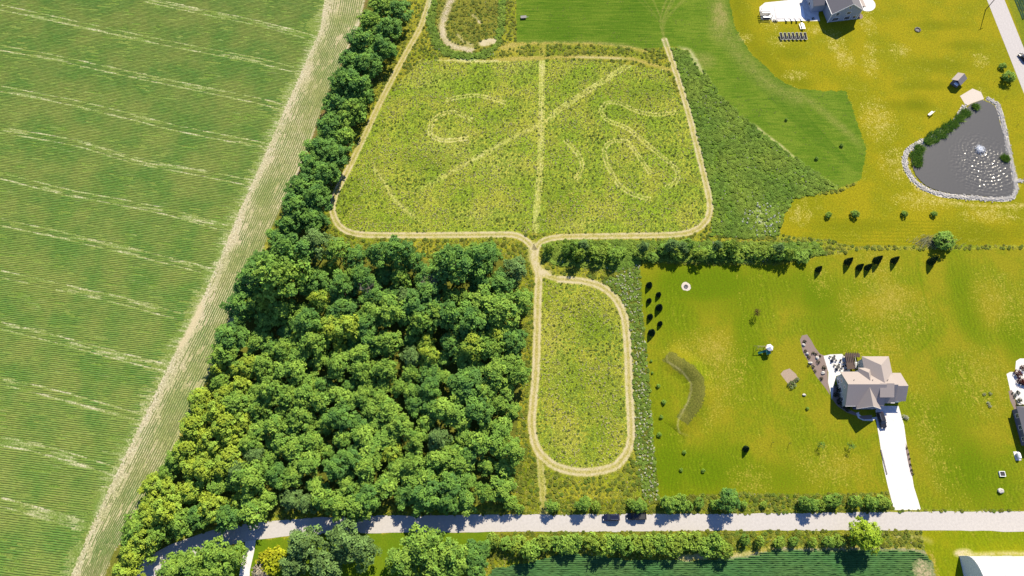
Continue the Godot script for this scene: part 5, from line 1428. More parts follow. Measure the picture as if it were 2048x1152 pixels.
func pool_house() -> void:
	var o := Vector3(124.6, 0, -194.0)
	var turn := 0.15
	var h := thing("house", "blue gabled house with dark grey roof beside the white covered pool", "house", o, turn)
	# local frame: the big gable faces +z, ridge runs along z
	wall_box(h, M.siding_blue, -5.7, 5.7, -7.0, 4.6, 0, 5.0)
	gable(h, M.siding_blue, Vector3(-5.7, 4.95, 4.605), Vector3(5.7, 4.95, 4.605), Vector3(0.2, 8.6, 4.605), 4.8)
	roof(h, M.slate, [Vector3(-6.2, 4.75, 5.1), Vector3(0.2, 8.85, 5.1), Vector3(0.2, 8.85, -7.5), Vector3(-6.2, 4.75, -7.5)])
	roof(h, M.slate, [Vector3(6.2, 4.75, 5.1), Vector3(0.2, 8.85, 5.1), Vector3(0.2, 8.85, -7.5), Vector3(6.2, 4.75, -7.5)])
	for s in [-1, 1]:
		part(h, "fascia", M.white, func(st):
			var a := Vector3(s * 6.2, 4.7, 5.14)
			var b := Vector3(0.2, 8.82, 5.14)
			var d := (b - a).normalized()
			box(st, (a + b) / 2, Vector3(a.distance_to(b), 0.26, 0.07), Basis(d, Vector3(0, 0, 1).cross(d).normalized(), Vector3(0, 0, 1))))
		part(h, "corner_trim", M.white, func(st): box(st, Vector3(s * 5.72, 2.35, 4.62), Vector3(0.2, 4.7, 0.2)))
		part(h, "gutter", M.white, func(st): box(st, Vector3(s * 6.24, 4.7, -1.2), Vector3(0.14, 0.16, 12.6)))
	# west wing
	wall_box(h, M.siding_blue, -10.6, -5.8, -9.0, -1.0, 0, 4.0)
	roof(h, M.slate, [Vector3(-11.1, 3.8, -0.5), Vector3(-5.9, 3.8, -0.5), Vector3(-5.9, 6.4, -5.0), Vector3(-11.1, 6.4, -5.0)])
	roof(h, M.slate, [Vector3(-11.1, 3.8, -9.5), Vector3(-5.9, 3.8, -9.5), Vector3(-5.9, 6.4, -5.0), Vector3(-11.1, 6.4, -5.0)])
	# east porch
	wall_box(h, M.siding_blue, 5.8, 8.6, -6.0, 1.6, 0, 3.0)
	roof(h, M.shingle, [Vector3(5.75, 4.3, 2.0), Vector3(9.0, 3.0, 2.0), Vector3(9.0, 3.0, -6.4), Vector3(5.75, 4.3, -6.4)])
	for q in [[-3.4, 3.9, 1.3, 1.4], [0.9, 3.9, 1.5, 1.4], [-3.2, 1.3, 2.4, 1.5], [1.4, 1.3, 2.2, 1.6], [4.2, 1.3, 1.2, 1.5], [0.2, 6.6, 0.8, 0.9]]:
		window(h, Vector3(q[0], q[1], 4.6), q[2], q[3], Vector3(0, 0, 1))
	for q in [[-4.0, 1.4], [-6.8, 1.4]]: window(h, Vector3(-10.6, q[1], q[0]), 1.2, 1.3, Vector3(-1, 0, 0))
	# round stone patio with curved wall
	sheet("pool_patio", circle(Vector2(136.02, -197.64), 3.6, 22), 0.016, M.concrete, false)
	sheet("pool_patio", circle(Vector2(132.23, -191.76), 1.5, 18), 0.018, M.mulch, false)
	# pool deck and covered pool
	sheet("pool_deck", [Vector2(94.9, -196.16), Vector2(97.31, -198.38), Vector2(103.19, -199.13), Vector2(113.82, -200.62), Vector2(119, -201.62), Vector2(117.88, -197.15), Vector2(116.88, -192.25), Vector2(116.97, -189.34), Vector2(109.38, -189.34), Vector2(98.71, -189.1), Vector2(98.66, -194.2), Vector2(94.58, -193.71)], 0.016, M.concrete, false)
	var p0 := Vector3(106.2, 0, -193.6)
	var pool := thing("pool", "rectangular pool under a white cover on the pale deck", "pool", p0)
	part(pool, "cover", M.white, func(st): box(st, Vector3(0, 0.13, 0), Vector3(10.6, 0.06, 5.6)))
	part(pool, "coping", M.concrete, func(st):
		for s in [-1, 1]:
			box(st, Vector3(0, 0.06, s * 3.0), Vector3(11.6, 0.14, 0.5))
			box(st, Vector3(s * 5.6, 0.06, 0), Vector3(0.4, 0.14, 5.4)))
	for k in 4:
		var l := thing("sun_lounger", "pale sun lounger on the deck along the near side of the pool", "lounger", Vector3([104.1, 106.2, 108.0, 110.0][k], 0.016, -189.7), 0.1, "sun loungers beside the pool")
		part(l, "seat", M.white, func(st): box(st, Vector3(0, 0.32, -0.2), Vector3(0.65, 0.08, 1.3)))
		part(l, "backrest", M.white, func(st): box(st, Vector3(0, 0.6, 0.72), Vector3(0.65, 0.08, 0.8), Basis(Vector3.RIGHT, -0.8)))
		for x in [-0.28, 0.28]:
			for z in [-0.7, 0.4]: part(l, "leg", M.black, func(st): box(st, Vector3(x, 0.14, z), Vector3(0.06, 0.28, 0.06)))
	# pergola at the deck's west end, its shadow painted as a black floor
	var pg := thing("pergola", "small white slatted pergola over a floor painted black as shadow at the pool deck's west end", "pergola", Vector3(96.6, 0, -191.9))
	part(pg, "floor", M.black, func(st): box(st, Vector3(0, 0.06, 0), Vector3(4.0, 0.12, 4.0)))  # black stands in for the deep shadow below the slats
	for x in [-1.8, 1.8]:
		for z in [-1.8, 1.8]: part(pg, "post", M.white, func(st): box(st, Vector3(x, 1.2, z), Vector3(0.14, 2.3, 0.14)))
	for k in 4: part(pg, "slat", M.white, func(st): box(st, Vector3(0, 2.42, -1.8 + k * 0.85), Vector3(4.2, 0.12, 0.42)))
	part(pg, "bench", M.steel, func(st): box(st, Vector3(0.3, 0.4, 0.9), Vector3(2.6, 0.5, 0.7)))
	for q in [[99.4, -189.3], [100.2, -189.0], [112.6, -189.4], [114.4, -190.4]]:
		var r := RandomNumberGenerator.new()
		r.seed = int(q[0] * 10)
		small_shrub(Vector3(q[0], 0, q[1]), 0.5, "dark potted shrub at the edge of the pool deck", "shrubs at the pool deck edge", r)
	# row of seven solar panels
	for k in 7:
		var s := thing("solar_panel", "black solar panel with pale frame in the row below the pool", "solar panel", Vector3(100.9 + k * 1.5, 0, -181.4 - k * 0.02), 0.12, "row of solar panels")
		var tilt := Basis(Vector3.RIGHT, 0.16)
		part(s, "cells", M.panel, func(st): box(st, Vector3(0, 0.75, 0), Vector3(0.86, 0.04, 2.9), tilt))
		part(s, "frame", M.trim, func(st):
			for d in [-1, 1]:
				box(st, Vector3(d * 0.47, 0.75, 0), Vector3(0.05, 0.06, 3.0), tilt)
				box(st, Vector3(0, 0.75, 0) + tilt * Vector3(0, 0, d * 1.48), Vector3(0.86, 0.07, 0.06), tilt))
		for d in [-1.0, 1.0]: part(s, "leg", M.steel, func(st): box(st, Vector3(0, 0.34 - 0.08 * d, d), Vector3(0.07, 0.68 - 0.16 * d, 0.07)))
	# white table with benches
	var t := thing("picnic_table", "white picnic table with two benches on the dry grass by the pool", "picnic table", Vector3(109.6, 0, -186.4), 0.1)
	part(t, "table_top", M.white, func(st): box(st, Vector3(0, 0.74, 0), Vector3(0.8, 0.06, 3.0)))
	for s in [-0.8, 0.8]: part(t, "bench", M.white, func(st): box(st, Vector3(s, 0.44, 0), Vector3(0.3, 0.05, 2.6)))
	for s in [-1.0, 0.0, 1.0]: part(t, "cross_bar", M.white, func(st): box(st, Vector3(0, 0.38, s), Vector3(1.9, 0.08, 0.1)))
	for s in [-1.0, 1.0]:
		for d in [-0.3, 0.3]: part(t, "leg", M.white, func(st): box(st, Vector3(d, 0.36, s), Vector3(0.08, 0.72, 0.1)))
	# ring of stones
	var f := thing("fire_ring", "ring of grey stones with dark centre on the upper lawn", "fire pit", Vector3(Vector2(153.06, -185.03).x, 0, Vector2(153.06, -185.03).y))
	var rr := RandomNumberGenerator.new()
	rr.seed = 8
	part(f, "ash", M.black, func(st): tube(st, Vector3(0, 0.0, 0), Vector3(0, 0.06, 0), 0.7, 0.7, 14))
	for k in 12:
		var a := TAU * k / 12
		part(f, "stone", M.rock_grey, func(st): blob(st, Vector3(cos(a) * 0.95, 0.2, sin(a) * 0.95), Vector3(0.28, 0.24, 0.24), rr))
	# utility pole beside the side road
	var pb: Vector2 = Vector2(181.19, -194.69)
	var up := thing("utility_pole", "tall wooden utility pole with cross arm beside the side road", "utility pole", Vector3(pb.x, 0, pb.y), 0.45)
	part(up, "pole", M.bark, func(st): tube(st, Vector3(0, -0.3, 0), Vector3(0, 10.0, 0), 0.17, 0.11, 8))
	part(up, "cross_arm", M.bark, func(st): box(st, Vector3(0, 9.5, 0.14), Vector3(2.4, 0.13, 0.1)))
	for x in [-1.0, -0.4, 0.4, 1.0]: part(up, "insulator", M.steel, func(st): tube(st, Vector3(x, 9.56, 0.14), Vector3(x, 9.78, 0.14), 0.05, 0.04, 6))


func edge_house() -> void:
	# house at the east edge, mostly outside the picture
	var o := Vector3(Vector2(149.44, -32.11).x + 4.6, 0, -33.5)
	var h := thing("house", "dark roofed house at the east edge of the lawn beside a white tank", "house", o)
	wall_box(h, M.siding_dark, -4.0, 6.0, -7.5, 3.0, 0, 3.2)
	roof(h, M.slate, [Vector3(-4.6, 3.0, -8.0), Vector3(-4.6, 3.0, 3.5), Vector3(1.0, 6.6, 1.2), Vector3(1.0, 6.6, -6.0)])
	roof(h, M.slate, [Vector3(-4.6, 3.0, 3.5), Vector3(6.6, 3.0, 3.5), Vector3(1.0, 6.6, 1.2)])
	roof(h, M.slate, [Vector3(-4.6, 3.0, -8.0), Vector3(6.6, 3.0, -8.0), Vector3(1.0, 6.6, -6.0)])
	roof(h, M.slate, [Vector3(6.6, 3.0, -8.0), Vector3(6.6, 3.0, 3.5), Vector3(1.0, 6.6, 1.2), Vector3(1.0, 6.6, -6.0)])
	for z in [-5.5, -2.0, 1.4]: window(h, Vector3(-4.0, 1.5, z), 1.2, 1.3, Vector3(-1, 0, 0))
	sheet("terrace", [Vector2(151.35, -52.07), Vector2(152.59, -52.7), Vector2(154.12, -52.7), Vector2(155.37, -56.17), Vector2(156.82, -56.97), Vector2(162.99, -56.97), Vector2(159.32, -44.03), Vector2(152.19, -42.21), Vector2(151.99, -44.8), Vector2(151.06, -45.87), Vector2(151.2, -48.64)], 0.016, M.concrete, false)
	sheet("mulch_bed", [Vector2(150.55, -46.79), Vector2(151.7, -47.1), Vector2(151.78, -44.03), Vector2(151.75, -39.5), Vector2(150.88, -40.7), Vector2(150.27, -44.03)], 0.02, M.mulch, false)
	var r := RandomNumberGenerator.new()
	r.seed = 12
	for k in 16:
		var p: Vector2 = Vector2(151.83, -46.48).lerp(Vector2(151.92, -40.1), k / 15.0) + Vector2(r.randf_range(-0.4, 1.6), r.randf_range(-0.4, 0.4))
		small_shrub(Vector3(p.x, 0, p.y), r.randf_range(0.35, 0.6), "dark shrub in the bed between terrace and dark roofed house", "shrubs by the terrace", r)
	for k in 9:
		var p: Vector2 = Vector2(155.27, -50.19) + Vector2(r.randf_range(-1.0, 2.5), r.randf_range(-4.0, 5.5))
		var b := thing("garden_shrub", "red leaved shrub on the terrace of the dark roofed house", "shrub", Vector3(p.x, 0, p.y), 0, "red shrubs on the terrace")
		part(b, "stem", M.bark, func(st): tube(st, Vector3.ZERO, Vector3(0, 0.6, 0), 0.05, 0.02, 4))
		var st := begin()
		foliage(st, [[Vector3(0, 0.7, 0), Vector3(0.9, 0.7, 0.9)]], 12.0, 3, 0.12, Color(0.05, 0.012, 0.012), Color(0.1, 0.03, 0.025), r, 0.1)
		commit(st, "foliage", M.leaf, b)
	var tp: Vector2 = Vector2(147.89, -27.48)
	var t := thing("gas_tank", "white rounded gas tank on a pad beside the dark roofed house", "tank", Vector3(tp.x, 0, tp.y), 0.05)
	part(t, "pad", M.concrete, func(st): box(st, Vector3(0, 0.06, 0), Vector3(1.6, 0.12, 2.6)))
	part(t, "shell", M.white, func(st):
		for k in 8:
			var a := -1.05 + k * 0.3
			var e := func(q: float) -> float: return 0.52 * sqrt(maxf(0.0, 1.0 - pow(absf(q) / 1.06, 5.0)))
			tube(st, Vector3(0, 0.85, a), Vector3(0, 0.85, a + 0.3 if k < 7 else 1.05), e.call(a), e.call(minf(a + 0.3, 1.05)), 12))
	for z in [-0.6, 0.6]: part(t, "leg", M.steel, func(st): box(st, Vector3(0, 0.25, z), Vector3(0.6, 0.35, 0.12)))
	part(t, "valve_cap", M.white, func(st): tube(st, Vector3(0, 1.3, 0), Vector3(0, 1.5, 0), 0.14, 0.14, 8))
	var bx: Vector2 = Vector2(142.01, -22.36)
	var p2 := thing("planter_box", "white square box with dark earth on the lawn below the tank", "planter", Vector3(bx.x, 0, bx.y))
	part(p2, "box", M.white, func(st):
		for s in [-1, 1]:
			box(st, Vector3(s * 0.75, 0.25, 0), Vector3(0.14, 0.5, 1.5))
			box(st, Vector3(0, 0.25, s * 0.68), Vector3(1.36, 0.5, 0.14)))
	part(p2, "earth", M.black, func(st): box(st, Vector3(0, 0.2, 0), Vector3(1.34, 0.3, 1.2)))
	var rk: Vector2 = Vector2(140.33, -17.62)
	var st2 := begin()
	blob(st2, Vector3.ZERO, Vector3(0.9, 0.55, 0.75), r, 0.18, 9, 6)
	var b2 := commit(st2, "boulder", M.rock, self)
	b2.position = Vector3(rk.x, 0.35, rk.y)
	tag(b2, "single pale boulder on the lawn below the white square box", "boulder")
	for q in [[142.84, -45.76], [144.65, -45.94], [143.28, -43], [143.57, -42.11]]:
		small_shrub(Vector3(q[0], 0, q[1]), q[2] if q.size() > 2 else 0.45, "pale flowering plant on the lawn west of the terrace", "pale plants west of the terrace", r, true)


func hoop_barn() -> void:
	var h := thing("hoop_barn", "big white arched barn with pale blue end wall south of the road", "barn", Vector3(124.3, 0, 7.0))
	var prof := []
	prof.append(Vector2(-7.2, 0.0))
	for k in 17:
		var a := PI * k / 16.0
		prof.append(Vector2(-cos(a) * 7.2, 3.6 + sin(a) * 5.2))
	prof.append(Vector2(7.2, 0.0))
	part(h, "end_wall", M.barn_end, func(st):
		for k in range(1, prof.size() - 1):
			tri(st, Vector3(0.15, prof[0].y, prof[0].x), Vector3(0.15, prof[k].y, prof[k].x), Vector3(0.15, prof[k + 1].y, prof[k + 1].x)))
	part(h, "roof", M.fabric_roof, func(st):
		for k in prof.size() - 1:
			var a: Vector2 = prof[k]
			var b: Vector2 = prof[k + 1]
			quad(st, Vector3(0, a.y, a.x), Vector3(0, b.y, b.x), Vector3(34, b.y, b.x), Vector3(34, a.y, a.x)))
	for x in 6:
		part(h, "rib", M.white, func(st):
			for k in prof.size() - 1:
				var a: Vector2 = prof[k] * 1.006
				var b: Vector2 = prof[k + 1] * 1.006
				tube(st, Vector3(x * 6.0 + 0.1, a.y, a.x), Vector3(x * 6.0 + 0.1, b.y, b.x), 0.06, 0.06, 5))
	part(h, "door", M.siding_blue, func(st): box(st, Vector3(0.1, 1.9, 1.0), Vector3(0.1, 3.6, 4.0)))
	part(h, "end_wall", M.barn_end, func(st):
		for k in range(1, prof.size() - 1):
			tri(st, Vector3(33.9, prof[0].y, prof[0].x), Vector3(33.9, prof[k].y, prof[k].x), Vector3(33.9, prof[k + 1].y, prof[k + 1].x)))


# ==================================================================== pond
func pond() -> void:
	var shore := [Vector2(169.37, -153.17), Vector2(173.13, -151.01), Vector2(173.25, -144.59), Vector2(173, -136.23), Vector2(172.23, -128.08), Vector2(171.31, -120.13), Vector2(170.08, -114.29), Vector2(164.56, -113.33), Vector2(157.13, -114.1), Vector2(148.02, -115.06), Vector2(141.91, -117.39), Vector2(138.76, -121.7), Vector2(138.41, -128.08), Vector2(139.97, -132.13), Vector2(146.38, -135.82), Vector2(154.32, -141.22), Vector2(160.35, -147.14), Vector2(164.98, -151.44)]
	var rim_line := [Vector2(162.61, -150.57), Vector2(157.04, -143.75), Vector2(151.9, -139.97), Vector2(146.57, -136.65), Vector2(141.11, -134.17), Vector2(137.27, -130.91), Vector2(135.9, -126.07), Vector2(137.13, -120.52), Vector2(140.72, -116.61), Vector2(146.95, -114.1), Vector2(156.89, -113.14), Vector2(164.53, -112.56), Vector2(169.43, -113.14), Vector2(171.72, -116.61), Vector2(172.9, -126.07), Vector2(173.6, -135.2), Vector2(174.32, -144.59), Vector2(174.32, -151.44), Vector2(171.39, -154.04)]
	var edge := resample(shore + [shore[0]], 1.2)
	edge.pop_back()
	var poly := PackedVector2Array(edge)
	# water: a fine grid of small ripples, livelier round the fountain
	var c: Vector2 = Vector2(163.01, -132.13)
	var nz := FastNoiseLite.new()
	nz.seed = 21
	nz.frequency = 0.8
	nz.fractal_octaves = 2
	var st := begin()
	var step := 0.27
	var lo := poly[0]
	var hi := poly[0]
	for p in poly:
		lo = lo.min(p); hi = hi.max(p)
	var hgt := func(x: float, z: float) -> float:
		var d := Vector2(x, z) - c - Vector2(0.6, 8.0)
		var k := clampf(1.35 - sqrt(d.x * d.x / 110.0 + d.y * d.y / 150.0), 0.04, 1.0)
		return 0.16 + (nz.get_noise_2d(x, z) * 0.10 + sin(Vector2(x, z).distance_to(c) * 5.0) * 0.02) * k
	var z := lo.y
	while z < hi.y:
		var x := lo.x
		while x < hi.x:
			if Geometry2D.is_point_in_polygon(Vector2(x + step / 2, z + step / 2), poly):
				var a := Vector3(x, hgt.call(x, z), z)
				var b := Vector3(x + step, hgt.call(x + step, z), z)
				var e := Vector3(x + step, hgt.call(x + step, z + step), z + step)
				var f := Vector3(x, hgt.call(x, z + step), z + step)
				quad(st, a, b, e, f)
			x += step
		z += step
	commit(st, "pond_water", M.water, self).set_meta("kind", "structure")
	sheet("pond_bank", ribbon(rim_line, 0.9, 0.2), 0.014, M.rock, false)
	var beach := [Vector2(161.86, -154.91), Vector2(167.19, -158.2), Vector2(169.89, -156.66), Vector2(170.2, -153.61), Vector2(165.62, -151.87), Vector2(162.97, -150.57)]
	sheet("pond_beach", beach, 0.02, M.sand, false)
	# stones round the shore
	var r := RandomNumberGenerator.new()
	r.seed = 99
	var rocks := begin()
	var rim := resample(rim_line, 0.3)
	for p in rim:
		for k in 6:
			var q: Vector2 = p + Vector2(r.randfn(), r.randfn()) * 0.4
			blob(rocks, Vector3(q.x, 0.08 + r.randf() * 0.1, q.y), Vector3.ONE * r.randf_range(0.14, 0.3) * Vector3(1, 0.75, 1), r, 0.22, 5, 3)
	var ro := commit(rocks, "shore_stones", M.rock, self)
	tag(ro, "band of pale stones heaped all round the pond's shore", "stones", "", "stuff")
	var spur := begin()
	for p in resample([Vector2(172.23, -119.73), Vector2(176.05, -119.93)], 0.34):
		for k in 4:
			var q: Vector2 = p + Vector2(r.randfn(), r.randfn()) * 0.4
			blob(spur, Vector3(q.x, 0.1, q.y), Vector3.ONE * r.randf_range(0.16, 0.32) * Vector3(1, 0.75, 1), r, 0.22, 5, 3)
	var so := commit(spur, "drain_stones", M.rock, self)
	tag(so, "short band of pale stones leading from the pond to the side road", "stones", "", "stuff")
	# reeds
	for q in [[161.77, -147.14, 1.7], [159.12, -145.02, 1.6], [156.39, -142.48, 1.8], [153.87, -140.8, 1.9], [150.91, -138.72, 2.2], [148.07, -137.06, 2.3], [145.59, -135.41, 1.5], [142.07, -132.13, 1.8], [140.4, -129.29, 2.1], [140.14, -126.47, 1.8], [166.09, -150.14, 1.2], [171.12, -128.48, 1.4]]:
		var t := thing("reed_bed", "clump of tall green reeds growing out of the pond's edge", "reeds", Vector3(q[0], 0.02, q[1]), r.randf() * TAU, "reed clumps at the pond edge")
		var sr := begin()
		for k in 460:
			var d: Vector2 = Vector2.from_angle(r.randf() * TAU) * sqrt(r.randf()) * q[2]
			var b := Vector3(d.x, 0, d.y)
			var e := b + Vector3(r.randf_range(-1.0, 1.0) - 0.3, r.randf_range(0.7, 1.4), r.randf_range(-1.0, 1.0) - 0.2)
			var w := Vector3(r.randf_range(-1, 1), 0, r.randf_range(-1, 1)).normalized() * 0.13
			sr.set_color(Color(0.14, 0.27, 0.04).lerp(Color(0.24, 0.33, 0.06), r.randf()) * r.randf_range(0.7, 1.2))
			tri(sr, b - w, e, b + w)
		commit(sr, "leaves", M.leaf, t)
	# fountain
	var ft := thing("fountain", "floating fountain throwing white spray in the middle of the pond", "fountain", Vector3(c.x, 0.05, c.y))
	part(ft, "float", M.black, func(s): tube(s, Vector3(0, -0.05, 0), Vector3(0, 0.14, 0), 0.5, 0.42, 12))
	part(ft, "spray", M.foam, func(s):
		for k in 1500:
			var a := r.randf() * TAU
			var f := r.randf()
			var reach := r.randf_range(0.5, 1.9) * (1.0 + 0.4 * r.randf())
			var y := 0.15 + (1.5 * f - 1.5 * f * f) * 1.9
			blob(s, Vector3(cos(a) * reach * f, y, sin(a) * reach * f), Vector3.ONE * r.randf_range(0.04, 0.1), r, 0.2, 4, 2))
	part(ft, "foam", M.foam, func(s):
		for k in 900:
			var d := Vector2.from_angle(r.randf() * TAU) * (absf(r.randfn()) * 0.9 + 0.4)
			blob(s, Vector3(d.x, 0.06, d.y), Vector3(r.randf_range(0.06, 0.16), 0.04, r.randf_range(0.06, 0.16)), r, 0.3, 5, 2))
	# shed
	var sp: Vector2 = Vector2(162.13, -161.62)
	var sh := thing("garden_shed", "small shed with lit and shaded roof tones and a raised pale slab near the pond beach", "shed", Vector3(161.9, 0, -160.6), 0.78)
	wall_box(sh, M.siding_dark, -1.9, 1.9, -1.6, 1.2, 0, 2.2)
	roof(sh, M.slate, [Vector3(-2.2, 2.1, 1.7), Vector3(2.2, 2.1, 1.7), Vector3(2.2, 3.2, -0.2), Vector3(-2.2, 3.2, -0.2)], 0.12)  # slope away from the sun: its shade is put into a darker covering
	roof(sh, M.shingle, [Vector3(-2.2, 2.1, -2.1), Vector3(2.2, 2.1, -2.1), Vector3(2.2, 3.2, -0.2), Vector3(-2.2, 3.2, -0.2)], 0.12)  # sunward slope of the same roof, toned paler as if lit
	part(sh, "raised_slab", M.white, func(s): box(s, Vector3(-2.5, 1.9, 0.2), Vector3(1.1, 0.1, 1.4)))  # pale deck patch, lifted to this height so the sun lights it
	part(sh, "door", M.white, func(s): box(s, Vector3(0, 1.0, 1.23), Vector3(1.0, 1.9, 0.06)))
	window(sh, Vector3(1.2, 1.3, 1.2), 0.6, 0.6, Vector3(0, 0, 1))
	# bench by the shore
	var bp: Vector2 = Vector2(149.28, -147.14)
	var bn := thing("bench", "white slatted bench on the yellow lawn west of the pond", "bench", Vector3(bp.x, 0, bp.y), 0.7)
	for k in 4: part(bn, "slat", M.white, func(s): box(s, Vector3(0, 0.45, -0.3 + k * 0.16), Vector3(2.4, 0.05, 0.13)))
	for k in 4: part(bn, "slat", M.white, func(s): box(s, Vector3(0, 0.62 + k * 0.16, 0.36 + k * 0.04), Vector3(2.4, 0.13, 0.05)))
	for x in [-1.0, 1.0]: part(bn, "leg", M.black, func(s): box(s, Vector3(x, 0.22, 0), Vector3(0.1, 0.44, 0.7)))


# ==================================================================== vehicles
func car(label: String, at: Vector3, turn: float, paint: Material, kind: String) -> void:
	var t := thing("car" if kind != "pickup" else "pickup_truck", label, "car" if kind != "pickup" else "truck", at, turn)
	# x forward; profile of the body as (x, bottom, top, half width)
	var lenq := 4.8
	var tall := 1.72 if kind == "suv" else 1.48
	if kind == "pickup":
		lenq = 5.6
		tall = 1.9
	var hl := lenq / 2
	var deck := 0.98 if kind != "car" else 0.86
	var st := begin()
	var prof := [[-hl, 0.42, deck * 0.86, 0.80], [-hl + 0.12, 0.3, deck * 0.98, 0.88], [-hl + 0.9, 0.26, deck, 0.92], [0.0, 0.26, deck, 0.93], [hl - 1.2, 0.26, deck * 0.98, 0.92], [hl - 0.35, 0.28, deck * 0.86, 0.88], [hl, 0.42, deck * 0.68, 0.74]]
	loft(st, prof)
	commit(st, "body", paint, t)
	var cab := []
	if kind == "pickup": cab = [[-0.55, deck - 0.02, deck + 0.05, 0.84], [-0.45, deck - 0.02, tall, 0.72], [0.75, deck - 0.02, tall, 0.72], [1.45, deck - 0.02, deck + 0.04, 0.84]]
	elif kind == "suv": cab = [[-hl + 0.1, deck - 0.02, deck + 0.1, 0.84], [-hl + 0.42, deck - 0.02, tall - 0.04, 0.72], [0.35, deck - 0.02, tall, 0.72], [1.15, deck - 0.02, deck + 0.04, 0.84]]
	else: cab = [[-1.75, deck - 0.02, deck + 0.05, 0.82], [-1.0, deck - 0.02, tall - 0.02, 0.66], [0.25, deck - 0.02, tall, 0.66], [1.15, deck - 0.02, deck + 0.04, 0.82]]
	st = begin()
	loft(st, cab)
	commit(st, "windows", M.glass, t)
	part(t, "roof_panel", paint, func(s): box(s, Vector3((cab[1][0] + cab[2][0]) / 2, tall + 0.012, 0), Vector3(cab[2][0] - cab[1][0] + 0.06, 0.04, cab[1][3] * 2 - 0.04)))
	if kind == "suv":
		for d in [-0.6, 0.6]: part(t, "roof_rail", M.steel, func(s): tube(s, Vector3(cab[1][0] + 0.2, tall + 0.09, d), Vector3(cab[2][0] - 0.1, tall + 0.09, d), 0.03, 0.03, 5))
	if kind == "pickup":
		part(t, "bed_floor", M.black, func(s): box(s, Vector3(-1.65, deck + 0.004, 0), Vector3(1.95, 0.02, 1.5)))
		for d in [-1, 1]: part(t, "bed_side", paint, func(s): box(s, Vector3(-1.65, deck + 0.13, d * 0.84), Vector3(2.1, 0.24, 0.12)))
		part(t, "tailgate", paint, func(s): box(s, Vector3(-2.68, deck + 0.13, 0), Vector3(0.1, 0.24, 1.56)))
	for x in [-hl + 0.95, hl - 0.95]:
		for d in [-1, 1]:
			var w := part(t, "wheel", M.tyre, func(s): tube(s, Vector3(x, 0.34, d * 0.70), Vector3(x, 0.34, d * 0.94), 0.34, 0.34, 16))
			part(w, "rim", M.steel, func(s): tube(s, Vector3(x, 0.34, d * 0.90), Vector3(x, 0.34, d * 0.955), 0.2, 0.18, 10))
	for d in [-1, 1]:
		part(t, "headlight", M.lamp_clear, func(s): box(s, Vector3(hl - 0.14, deck * 0.70, d * 0.62), Vector3(0.2, 0.14, 0.34)))
		part(t, "tail_light", M.tail, func(s): box(s, Vector3(-hl + 0.05, deck * 0.84, d * 0.7), Vector3(0.1, 0.18, 0.22)))
		part(t, "mirror", paint, func(s): box(s, Vector3(cab[2][0] + 0.5, deck + 0.12, d * 1.0), Vector3(0.16, 0.14, 0.2)))


func loft(st: SurfaceTool, prof: Array) -> void:
	var rows := []
	for p in prof:
		var w: float = p[3]
		var row := []
		for q in [[-0.92, 0.0], [-1.0, 0.25], [-1.0, 0.72], [-0.9, 0.95], [-0.6, 1.0], [0.6, 1.0], [0.9, 0.95], [1.0, 0.72], [1.0, 0.25], [0.92, 0.0]]:
			row.append(Vector3(p[0], lerpf(p[1], p[2], q[1]), q[0] * w))
		rows.append(row)
	for i in rows.size() - 1:
		for k in 9: quad(st, rows[i][k], rows[i][k + 1], rows[i + 1][k + 1], rows[i + 1][k])
		quad(st, rows[i][9], rows[i][0], rows[i + 1][0], rows[i + 1][9])
	for e in [rows[0], rows[-1]]:
		for k in range(1, 9): tri(st, e[0], e[k], e[k + 1])


func vehicles() -> void:
	var a: Vector2 = Vector2(28.08, -10.38)
	car("dark navy car parked on the gravel road in full sun", Vector3(a.x, 0.02, a.y), PI, M.paint_navy, "suv")
	a = Vector2(35.19, -10.65)
	car("black pickup truck parked on the gravel road in tree shade", Vector3(a.x, 0.02, a.y), PI, M.paint_black, "pickup")
	a = Vector2(110.21, -36.82)
	car("dark sport utility vehicle standing on the white drive by the garage", Vector3(110.0, 0.024, -37.8), -1.46, M.paint_grey, "suv")
	a = Vector2(189.16, -171.47)
	car("black car driving on the side road above the pond", Vector3(a.x, 0.02, a.y), 2.05, M.paint_black, "car")


